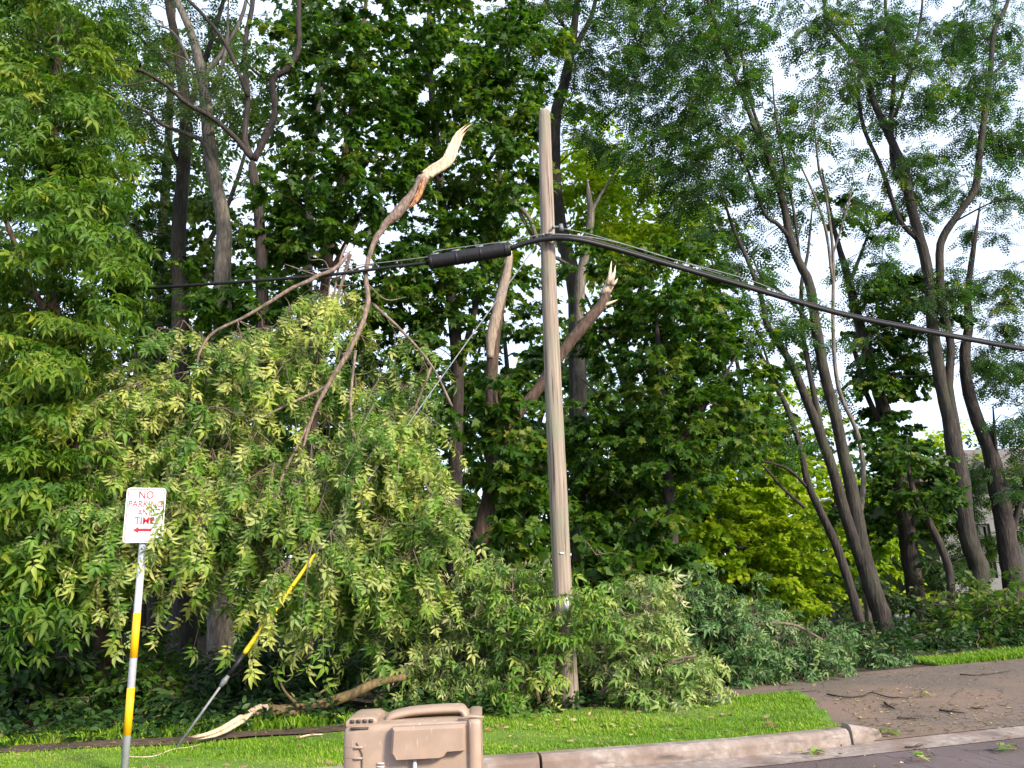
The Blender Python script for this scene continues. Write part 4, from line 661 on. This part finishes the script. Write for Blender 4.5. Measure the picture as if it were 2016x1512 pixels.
# ------------------------------------------------------------------ fallen branches round the pole
def fallen(label, Y, stems, blobs, lmat, seed, size=.13, twigs=5, leaves=12, length=.4, leaf='compound', droop=.3, bias=0., tilt=.95, nm='fallen_branch'):
    r = np.random.RandomState(seed); mb = MB(); sk = Skel()
    for pl, dy in stems: limb(mb, sk, pl, Y, Y + dy, r, sides=6)
    att = ells(blobs, r); org = np.array(sk.p[0]); org[2] = .11; root = thing(nm, label, 'branch' if nm == 'fallen_branch' else 'shrub', org, None); dirs = grow(mb, sk, att, r, k=.006, end=.004, up=.08); lb = MB(); sprays(lb, att, dirs, leaf, size * (1.35 if leaf == 'compound' else 1), r, twigs, leaves if leaf != 'compound' else int(leaves * .7), length, droop, tilt, .35, tw=mb, bias=bias)
    mb.build('stem', M['twig'], root, org); lb.build('foliage', M[lmat], root, org); return root
fallen('fallen leafy branch with pale leaf undersides heaped right of the pole foot', 9.9, [([(1180, 1370, 12), (1230, 1300, 10), (1260, 1230, 7), (1285, 1150, 5)], .2), ([(1180, 1370, 8), (1300, 1310, 6), (1370, 1290, 4)], -.2)],
       [bl(1280, 1150, 30, 50, 10, 10.6, 7), bl(1260, 1270, 70, 70, 9.7, 10.8, 20), bl(1310, 1320, 80, 60, 9.5, 10.5, 24), bl(1230, 1350, 50, 40, 9.6, 10.3, 12), bl(1350, 1360, 50, 30, 9.4, 10.2, 9), bl(1190, 1250, 50, 60, 10, 10.8, 12)], 'leaf_pile', 201, size=.125)
fallen('green fallen branch leaning up against the pole front', 9.6, [([(1080, 1385, 10), (1090, 1300, 9), (1110, 1230, 7), (1130, 1180, 4)], -.1), ([(1060, 1385, 8), (1050, 1280, 7), (1040, 1180, 5)], .3)],
       [bl(1150, 1190, 25, 20, 9.4, 9.65, 4), bl(1045, 1180, 50, 40, 9.6, 10.4, 12), bl(1040, 1270, 50, 60, 9.5, 10.4, 17), bl(1040, 1350, 50, 30, 9.5, 10.2, 10), bl(1085, 1235, 20, 40, 9.4, 9.65, 5)], 'leaf_hang', 203, size=.13, bias=-.12)
fallen('heap of pale leaved fallen boughs left of the pole under the snapped stub', 10.4, [([(860, 1390, 10), (900, 1290, 9), (930, 1210, 7), (975, 1150, 5)], .2), ([(915, 1300, 6), (925, 1240, 6), (950, 1200, 5), (965, 1180, 4)], -.3), ([(840, 1210, 5), (900, 1235, 6), (950, 1240, 4)], 0)],
       [bl(980, 1150, 60, 40, 10.2, 11, 14), bl(950, 1230, 70, 50, 10.0, 11, 15), bl(900, 1310, 80, 50, 9.8, 10.8, 18), bl(990, 1310, 60, 60, 9.8, 10.8, 16), bl(860, 1360, 60, 30, 9.8, 10.6, 9), bl(960, 1370, 80, 20, 9.6, 10.4, 10)], 'leaf_pile', 205, size=.12, bias=-.1)
fallen('long grey-green fallen bough piled between the pale heap and the driveway', 11.6, [([(1330, 1330, 12), (1400, 1260, 10), (1480, 1230, 8), (1560, 1230, 6), (1620, 1260, 4)], -.1), ([(1400, 1320, 9), (1520, 1310, 7), (1640, 1310, 5)], -.1)],
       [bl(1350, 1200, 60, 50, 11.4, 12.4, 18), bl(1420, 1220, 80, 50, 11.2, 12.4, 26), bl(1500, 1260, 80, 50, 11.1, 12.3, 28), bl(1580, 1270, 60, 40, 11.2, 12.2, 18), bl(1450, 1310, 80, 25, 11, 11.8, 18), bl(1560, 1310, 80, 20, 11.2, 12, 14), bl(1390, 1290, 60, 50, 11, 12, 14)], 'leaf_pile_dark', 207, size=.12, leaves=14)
fallen('low leafy branch tip lying on the driveway edge by the leaning trunks', 12.3, [([(1590, 1312, 5), (1650, 1302, 5), (1700, 1292, 4), (1745, 1290, 3)], .2)],
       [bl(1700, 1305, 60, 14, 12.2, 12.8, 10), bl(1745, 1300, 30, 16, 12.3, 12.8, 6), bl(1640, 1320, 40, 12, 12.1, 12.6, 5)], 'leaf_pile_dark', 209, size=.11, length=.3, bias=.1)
# ------------------------------------------------------------------ logs
YL = G(600, 1416)[1] - .1
r = np.random.RandomState(77)
root = thing('snapped_branch', 'barked branch with long pale torn end lying along the verge edge', 'branch', P(520, 1395, YL - .3)); org = np.array(root.location)
mb = MB(); sk = Skel(); YA = G(514, 1422, .14)[1]; YB = G(800, 1405, .14)[1]
limb(mb, sk, [(510, 1398, 22), (540, 1400, 23), (590, 1397, 22), (640, 1385, 20), (690, 1368, 18), (740, 1345, 16), (800, 1332, 12)], YA, YB, r, sides=10, jit=.08); limb(mb, sk, [(590, 1392, 8), (560, 1360, 5), (545, 1325, 4), (530, 1310, 3)], YA, YB + .2, r, sides=5); limb(mb, sk, [(620, 1370, 5), (650, 1350, 4), (640, 1340, 3)], YA + .1, YA + .2, r, sides=5); mb.build('limb', M['bark_limb'], root, org)
mb = MB(); tl = [(528, 1392, .0), (505, 1399, 0), (475, 1416, .19), (445, 1433, .16), (415, 1445, .15), (385, 1451, .15), (366, 1450, .15)]; pt = [P(x, y, YA - .04 - .02 * k_) if k_ < 2 else G(x, y, zz + .06) for k_, (x, y, zz) in enumerate(tl)]
splinter(mb, pt, ([0, .1, .35, .6, .8, 1], [.05, .065, .055, .05, .035, .006]), (0, 1, 0), r, 4, .4); mb.build('torn_end', M['split_wood'], root, org)
root = thing('rotten_log', 'dark shattered stump end with grey splinters behind the refuse cart', 'log', P(740, 1370, YL + .5)); org = np.array(root.location)
mb = MB(); sk = Skel(); limb(mb, sk, [(700, 1372, 34), (740, 1358, 40), (780, 1345, 44), (805, 1338, 36)], YL + .5, YL + .9, r, sides=10, jit=.2); limb(mb, sk, [(725, 1352, 7), (750, 1375, 7), (780, 1395, 6)], YL + .25, YL + .25, r, sides=5); mb.build('log', M['dark_twig'], root, org)
mb = MB(); splinter(mb, [P(x, y, YL + .3) for x, y in ((676, 1376), (705, 1378), (735, 1380), (750, 1377))], ([0, .5, 1], [.008, .028, .006]), (0, 1, 0), r, 4, .4); splinter(mb, [P(x, y, YL + .28) for x, y in ((700, 1371), (725, 1366), (760, 1357), (788, 1346))], ([0, .4, 1], [.01, .025, .004]), (0, 1, 0), r, 3, .4); splinter(mb, [P(x, y, YL + .5) for x, y in ((770, 1334), (785, 1328), (805, 1330))], ([0, .5, 1], [.005, .016, .003]), (0, 1, 0), r, 2, .4); mb.build('splinters', M['grey_wood'], root, org)

# ------------------------------------------------------------------ understorey shrubs
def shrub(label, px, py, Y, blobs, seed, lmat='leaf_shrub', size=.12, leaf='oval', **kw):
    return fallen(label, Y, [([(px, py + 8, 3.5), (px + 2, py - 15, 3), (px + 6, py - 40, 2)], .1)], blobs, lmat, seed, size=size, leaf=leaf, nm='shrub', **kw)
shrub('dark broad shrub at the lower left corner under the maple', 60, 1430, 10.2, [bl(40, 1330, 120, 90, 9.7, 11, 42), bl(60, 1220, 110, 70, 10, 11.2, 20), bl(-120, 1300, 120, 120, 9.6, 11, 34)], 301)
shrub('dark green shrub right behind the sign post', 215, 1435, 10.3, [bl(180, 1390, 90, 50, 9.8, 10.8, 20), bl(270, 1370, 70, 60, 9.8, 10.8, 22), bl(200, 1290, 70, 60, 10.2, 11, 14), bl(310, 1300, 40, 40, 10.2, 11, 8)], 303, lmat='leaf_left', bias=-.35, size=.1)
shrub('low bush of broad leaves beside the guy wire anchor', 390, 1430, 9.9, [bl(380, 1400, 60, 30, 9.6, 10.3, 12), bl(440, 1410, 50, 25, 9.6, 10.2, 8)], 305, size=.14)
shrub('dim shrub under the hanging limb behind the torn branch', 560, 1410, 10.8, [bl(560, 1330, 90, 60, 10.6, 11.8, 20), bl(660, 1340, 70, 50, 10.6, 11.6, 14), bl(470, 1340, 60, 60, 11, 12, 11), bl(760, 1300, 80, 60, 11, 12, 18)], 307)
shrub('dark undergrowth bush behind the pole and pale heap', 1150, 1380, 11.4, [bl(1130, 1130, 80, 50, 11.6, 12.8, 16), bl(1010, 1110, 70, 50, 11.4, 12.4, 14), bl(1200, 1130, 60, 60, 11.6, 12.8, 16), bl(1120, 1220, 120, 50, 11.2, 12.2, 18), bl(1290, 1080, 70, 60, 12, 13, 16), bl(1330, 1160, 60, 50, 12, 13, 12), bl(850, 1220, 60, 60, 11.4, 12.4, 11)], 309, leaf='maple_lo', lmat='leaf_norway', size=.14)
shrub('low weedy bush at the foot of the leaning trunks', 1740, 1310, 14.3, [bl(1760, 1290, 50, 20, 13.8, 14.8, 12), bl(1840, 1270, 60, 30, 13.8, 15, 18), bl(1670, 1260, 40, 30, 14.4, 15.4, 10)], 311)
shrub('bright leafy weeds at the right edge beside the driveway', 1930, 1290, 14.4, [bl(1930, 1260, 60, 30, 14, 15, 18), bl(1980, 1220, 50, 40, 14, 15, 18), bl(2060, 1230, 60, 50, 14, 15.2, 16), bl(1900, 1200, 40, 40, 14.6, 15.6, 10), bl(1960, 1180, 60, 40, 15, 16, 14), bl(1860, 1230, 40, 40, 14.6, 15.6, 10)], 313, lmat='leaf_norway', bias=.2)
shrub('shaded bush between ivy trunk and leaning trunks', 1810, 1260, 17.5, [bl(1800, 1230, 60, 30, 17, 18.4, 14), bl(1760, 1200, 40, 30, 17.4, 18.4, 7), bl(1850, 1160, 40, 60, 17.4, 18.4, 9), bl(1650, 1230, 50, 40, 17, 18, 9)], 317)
# low ground cover under the trees (uncountable)
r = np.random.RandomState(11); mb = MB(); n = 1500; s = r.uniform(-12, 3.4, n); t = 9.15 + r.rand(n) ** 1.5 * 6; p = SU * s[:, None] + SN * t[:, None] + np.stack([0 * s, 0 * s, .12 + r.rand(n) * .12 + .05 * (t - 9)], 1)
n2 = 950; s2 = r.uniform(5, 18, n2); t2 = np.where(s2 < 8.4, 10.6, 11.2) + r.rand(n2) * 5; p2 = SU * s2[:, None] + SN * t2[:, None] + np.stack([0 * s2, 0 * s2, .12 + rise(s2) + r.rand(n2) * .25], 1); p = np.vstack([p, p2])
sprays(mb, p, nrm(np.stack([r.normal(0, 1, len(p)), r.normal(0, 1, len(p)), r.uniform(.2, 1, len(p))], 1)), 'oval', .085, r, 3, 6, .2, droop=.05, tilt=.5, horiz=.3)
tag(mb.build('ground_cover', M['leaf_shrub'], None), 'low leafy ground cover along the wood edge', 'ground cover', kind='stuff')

# ------------------------------------------------------------------ house and fence on the right
HY = 24.5
def hp(px, py): q = P(px, py, HY); return q
hx0 = hp(1866, 1200)[0]; hzt = hp(1960, 948)[2]; hx1 = hx0 + 9
root = thing('house', 'pale grey stucco house half hidden behind the right hand trunks', 'house', (hx0, HY, .1)); org = np.array(root.location)
wins = []
for a_, b_, c_, d_ in ((1905, 1032, 1966, 1138), (1999, 1062, 2070, 1134)):
    p, q = hp(a_, b_), hp(c_, d_); wins.append((p[0], q[0], q[2], p[2]))
mb = MB(); cuts = [hx0] + [x for ww in wins for x in ww[:2]] + [hx1]
def wallbox(x0, x1, z0, z1): mb.box(((x0 + x1) / 2, HY + .12, (z0 + z1) / 2), (x1 - x0, .24, z1 - z0))
wallbox(cuts[0], cuts[1], .05, hzt); wallbox(cuts[2], cuts[3], .05, hzt); wallbox(cuts[4], cuts[5], .05, hzt)
for x0, x1, z0, z1 in wins: wallbox(x0, x1, .05, z0); wallbox(x0, x1, z1, hzt)
mb.box((hx0 + .12, HY + 4.24, (hzt + .05) / 2), (.24, 8, hzt - .05)); mb.box((hx1 - .12, HY + 4.24, (hzt + .05) / 2), (.24, 8, hzt - .05)); mb.box(((hx0 + hx1) / 2, HY + 8.36, (hzt + .05) / 2), (hx1 - hx0, .24, hzt - .05)); mb.build('wall', M['stucco'], root, org, smooth=False)
for x0, x1, z0, z1 in wins:
    f = MB(); xm, zm = (x0 + x1) / 2, (z0 + z1) / 2
    for c, sz in (((x0 + .05, HY + .12, zm), (.1, .12, z1 - z0)), ((x1 - .05, HY + .12, zm), (.1, .12, z1 - z0)), ((xm, HY + .12, z0 + .04), (x1 - x0 - .2, .12, .08)), ((xm, HY + .12, z1 - .04), (x1 - x0 - .2, .12, .08)), ((xm, HY + .12, zm), (.06, .1, z1 - z0 - .16))): f.box(c, sz)
    fo = f.build('window', M['frame'], root, org, smooth=False); g = MB(); g.box((xm, HY + .14, zm), (x1 - x0 - .2, .02, z1 - z0 - .16)); g.build('pane', M['glass'], fo, org, smooth=False)
mb = MB(); ov = .5; zr = hzt + .01; a_ = [(hx0 - ov, HY - ov, zr), (hx1 + ov, HY - ov, zr), (hx1 + ov, HY + 8.9, zr), (hx0 - ov, HY + 8.9, zr)]; rt = [(hx0 + 3, HY + 4.2, zr + 1.6), (hx1 - 3, HY + 4.2, zr + 1.6)]
mb.add(a_ + [(x, y, z + .16) for x, y, z in a_] + rt, quads=[[0, 3, 2, 1], [0, 1, 5, 4], [1, 2, 6, 5], [2, 3, 7, 6], [3, 0, 4, 7], [4, 5, 9, 8], [6, 7, 8, 9]], tris=[[5, 6, 9], [7, 4, 8]]); mb.build('roof', M['roof'], root, org, smooth=False)
FY = 21.0
fx0, fx1 = P(1640, 1200, FY)[0], P(1800, 1200, FY)[0]; zt = P(1700, 1195, FY)[2]
root = thing('chain_link_fence', 'grey chain link fence glimpsed between the leaning trunks', 'fence', ((fx0 + fx1) / 2, FY, .1)); org = np.array(root.location)
for i in range(4):
    b = MB(); x = fx0 + (fx1 - fx0) * i / 3; b.tube([(x, FY, .1), (x, FY, zt + .12)], .03, 8); b.build('post', M['steel'], root, org)
b = MB(); b.tube([(fx0, FY - .04, zt), (fx1, FY - .04, zt)], .02, 8); b.build('rail', M['steel'], root, org)
b = MB(); st_ = .12
for k in np.arange(fx0 - zt, fx1, st_):
    for sg in (1, -1):
        x0 = k if sg > 0 else k + zt; pts_ = [(x0, FY - .07, .12), (x0 + sg * zt, FY - .07, .12 + zt)]; 
        p_, q_ = np.array(pts_); 
        t0 = max(0, ((fx0 if sg > 0 else fx1) - p_[0]) / (q_[0] - p_[0])); t1 = min(1, ((fx1 if sg > 0 else fx0) - p_[0]) / (q_[0] - p_[0]))
        if t1 > t0 + .02: b.tube([p_ + (q_ - p_) * t0, p_ + (q_ - p_) * t1], .004, 3, cap=False)
b.build('mesh', M['steel'], root, org)
mb = MB(); bx = P(1775, 1225, 20.2); k = 10
v = [[bx[0] + 1.0 * math.cos(a_) * math.cos(e) * (1 + .1 * math.sin(3 * a_ + e * 5)), 20.2 + .7 * math.sin(a_) * math.cos(e), .05 + (bx[2] + .12) * math.sin(e) * (1 + .06 * math.sin(4 * a_))] for e in np.linspace(0, math.pi / 2, 7) for a_ in np.linspace(0, 2 * math.pi, 16, endpoint=False)]
mb.add(v, quads=[[i * 16 + j, i * 16 + (j + 1) % 16, (i + 1) * 16 + (j + 1) % 16, (i + 1) * 16 + j] for i in range(6) for j in range(16)]); tag(mb.build('boulder', M['rock'], None), 'pale rounded grey shape low behind the leaning trunks', 'boulder')

# ------------------------------------------------------------------ storm litter on the pavement
r = np.random.RandomState(91)
def surf(s, t):
    if t > KT and s < S_END: return .125 if t > KT + .17 else .14
    return float(rise(s)) + float(np.interp(t, [KT - .01, KT + .05, KT + .5, 8.2, 9], [.004, .022, .047, .104, .114]))
def gz(px, py):
    z = .1
    for _ in range(8): q = G(px, py, z); z = .5 * z + .5 * surf(*to_st(q))
    return G(px, py, z)
tws = [('long thin crooked twig lying across the driveway beside the grass corner', [(1628, 1369), (1665, 1375), (1700, 1372), (1715, 1366), (1750, 1375), (1790, 1377)], 3.2),
       ('short thick black stick slanting on the driveway near the grass corner', [(1742, 1387), (1750, 1393), (1762, 1399)], 5), ('dark bark stick lying alone in mid driveway', [(1850, 1401), (1870, 1404), (1900, 1407)], 5),
       ('straight thin twig near the gutter end of the driveway', [(1766, 1416), (1790, 1417), (1810, 1418)], 3.5), ('small dark twig farthest right on the driveway', [(1912, 1396), (1925, 1397), (1938, 1398)], 3.5), ('curled dark twig lying on the maroon road', [(1782, 1474), (1800, 1473), (1816, 1470)], 3.5),
       ('pale stripped sliver of wood lying on the lawn left of the cart', [(585, 1456), (610, 1450), (635, 1449)], 4), ('thin tan root-like stick on the grass by the guy anchor', [(250, 1493), (300, 1492), (340, 1478), (370, 1474), (395, 1468)], 2.6), ('thin twig close to the path edge at the back of the driveway', [(1890, 1330), (1930, 1331), (1990, 1323)], 2.6)]
for lab, pts, wd in tws:
    q = np.array([gz(*p) for p in pts]); rad = wd * q[0][1] / F_PX / 2 * .95; q[:, 2] += rad * .9 + .006; 
    b = MB(); pale = 'pale' in lab or 'tan' in lab; b.tube(spline(q, 4), np.interp(np.linspace(0, 1, (len(q) - 1) * 4 + 1), [0, .3, 1], [rad, rad * .9, rad * .5]), 6, jit=.2, r=r); 
    if not pale: m_ = q[len(q) // 2]; b.tube([m_, m_ + np.array([.06, .05, .01]), m_ + np.array([.15, .08, .0])], [rad * .5, rad * .4, .002], 5)
    tag(b.build('stick', M['split_wood' if pale else 'dark_twig'], None, q[0]), lab, 'stick', 'sticks blown onto the ground')
for lab, px, py, sz, nl in (('green leaf sprig lying in the gutter against the kerb', 1600, 1486, .1, 9), ('bright leaf sprig at the driveway corner by the kerb end', 1752, 1447, .09, 8), ('green leaf sprig on the road at the right edge', 1978, 1478, .1, 8), ('tiny yellow-green leaf sprig on the road below the kerb end', 1808, 1498, .07, 5), ('leaf sprig lying on the grass near the kerb end', 1615, 1432, .1, 9), ('small green leaf cluster by the cart on the kerb', 1090, 1500, .1, 8), ('dull green sprig in the middle of the driveway', 1825, 1373, .07, 6), ('pale leaf cluster on the lawn below the heap', 1200, 1432, .1, 8)):
    q = gz(px, py); b = MB(); a_ = r.uniform(0, 2 * math.pi, nl); tp = np.stack([np.cos(a_), np.sin(a_) * .8, r.uniform(-.05, .35, nl)], 1); pos = q + np.stack([r.normal(0, .06, nl), r.normal(0, .05, nl), .02 + r.rand(nl) * .03], 1)
    root = thing('leaf_sprig', lab, 'leaves', q, 'leaf sprigs blown onto the ground'); add_leaves(b, 'silver', pos, tp, sz, r, .4); b.build('leaves', M['leaf_hang'], root, q); b = MB(); b.tube([q + np.array([-.1, 0, .012]), q + np.array([0, .02, .02]), q + np.array([.1, 0, .012])], .004, 5); b.build('stem', M['twig'], root, q)
mb = MB(); n = 1900; s = r.uniform(4.2, 14, n); t = r.uniform(KT - .6, 10.4, n); s[:900] = S_END + .1 + r.rand(900) ** 2 * 2.4; t[:900] = KT + .1 + r.rand(900) ** 1.3 * 2; s[900:1040] = r.uniform(-1, 8, 140); t[900:1040] = r.uniform(5.3, 6.95, 140)
lim = S_END + .2 + (LAWN_S1 - S_END) * np.clip((t - KT) / 2.2 * 1.1, 0, 1); kp = (t < KT) | (s > lim); s, t = s[kp], t[kp]; n = len(s); z = np.interp(t, [KT, KT + .5, 8.2, 9], [.02, .045, .102, .112]) + .008 + rise(s)
pos = SU * s[:, None] + SN * t[:, None] + np.stack([0 * s, 0 * s, z], 1); a_ = r.uniform(0, 6.28, n); add_leaves(mb, 'simple', pos, np.stack([np.cos(a_), np.sin(a_), .1 + 0 * a_], 1), .034 * r.uniform(.5, 1.5, n), r, .3)
m_ = 260; s = r.uniform(-8, 5, m_); t = r.uniform(KT + .2, 9.2, m_); s[:120] = r.uniform(.5, 4.6, 120); pos = SU * s[:, None] + SN * t[:, None] + np.stack([0 * s, 0 * s, .15 + rise(s)], 1); kp = s < S_END; pos = pos[kp]; a_ = r.uniform(0, 6.28, len(pos)); add_leaves(mb, 'oval', pos, np.stack([np.cos(a_), np.sin(a_), .15 + 0 * a_], 1), .06, r, .5)
tag(mb.build('leaf_litter', leafmat('litter', [(0, (.12, .07, .04)), (.5, (.3, .18, .1)), (.8, (.42, .32, .18)), (1, (.25, .33, .06))], trans=.1), None), 'scattered bits of leaf and chaff on the pavement', 'leaf litter', kind='stuff')
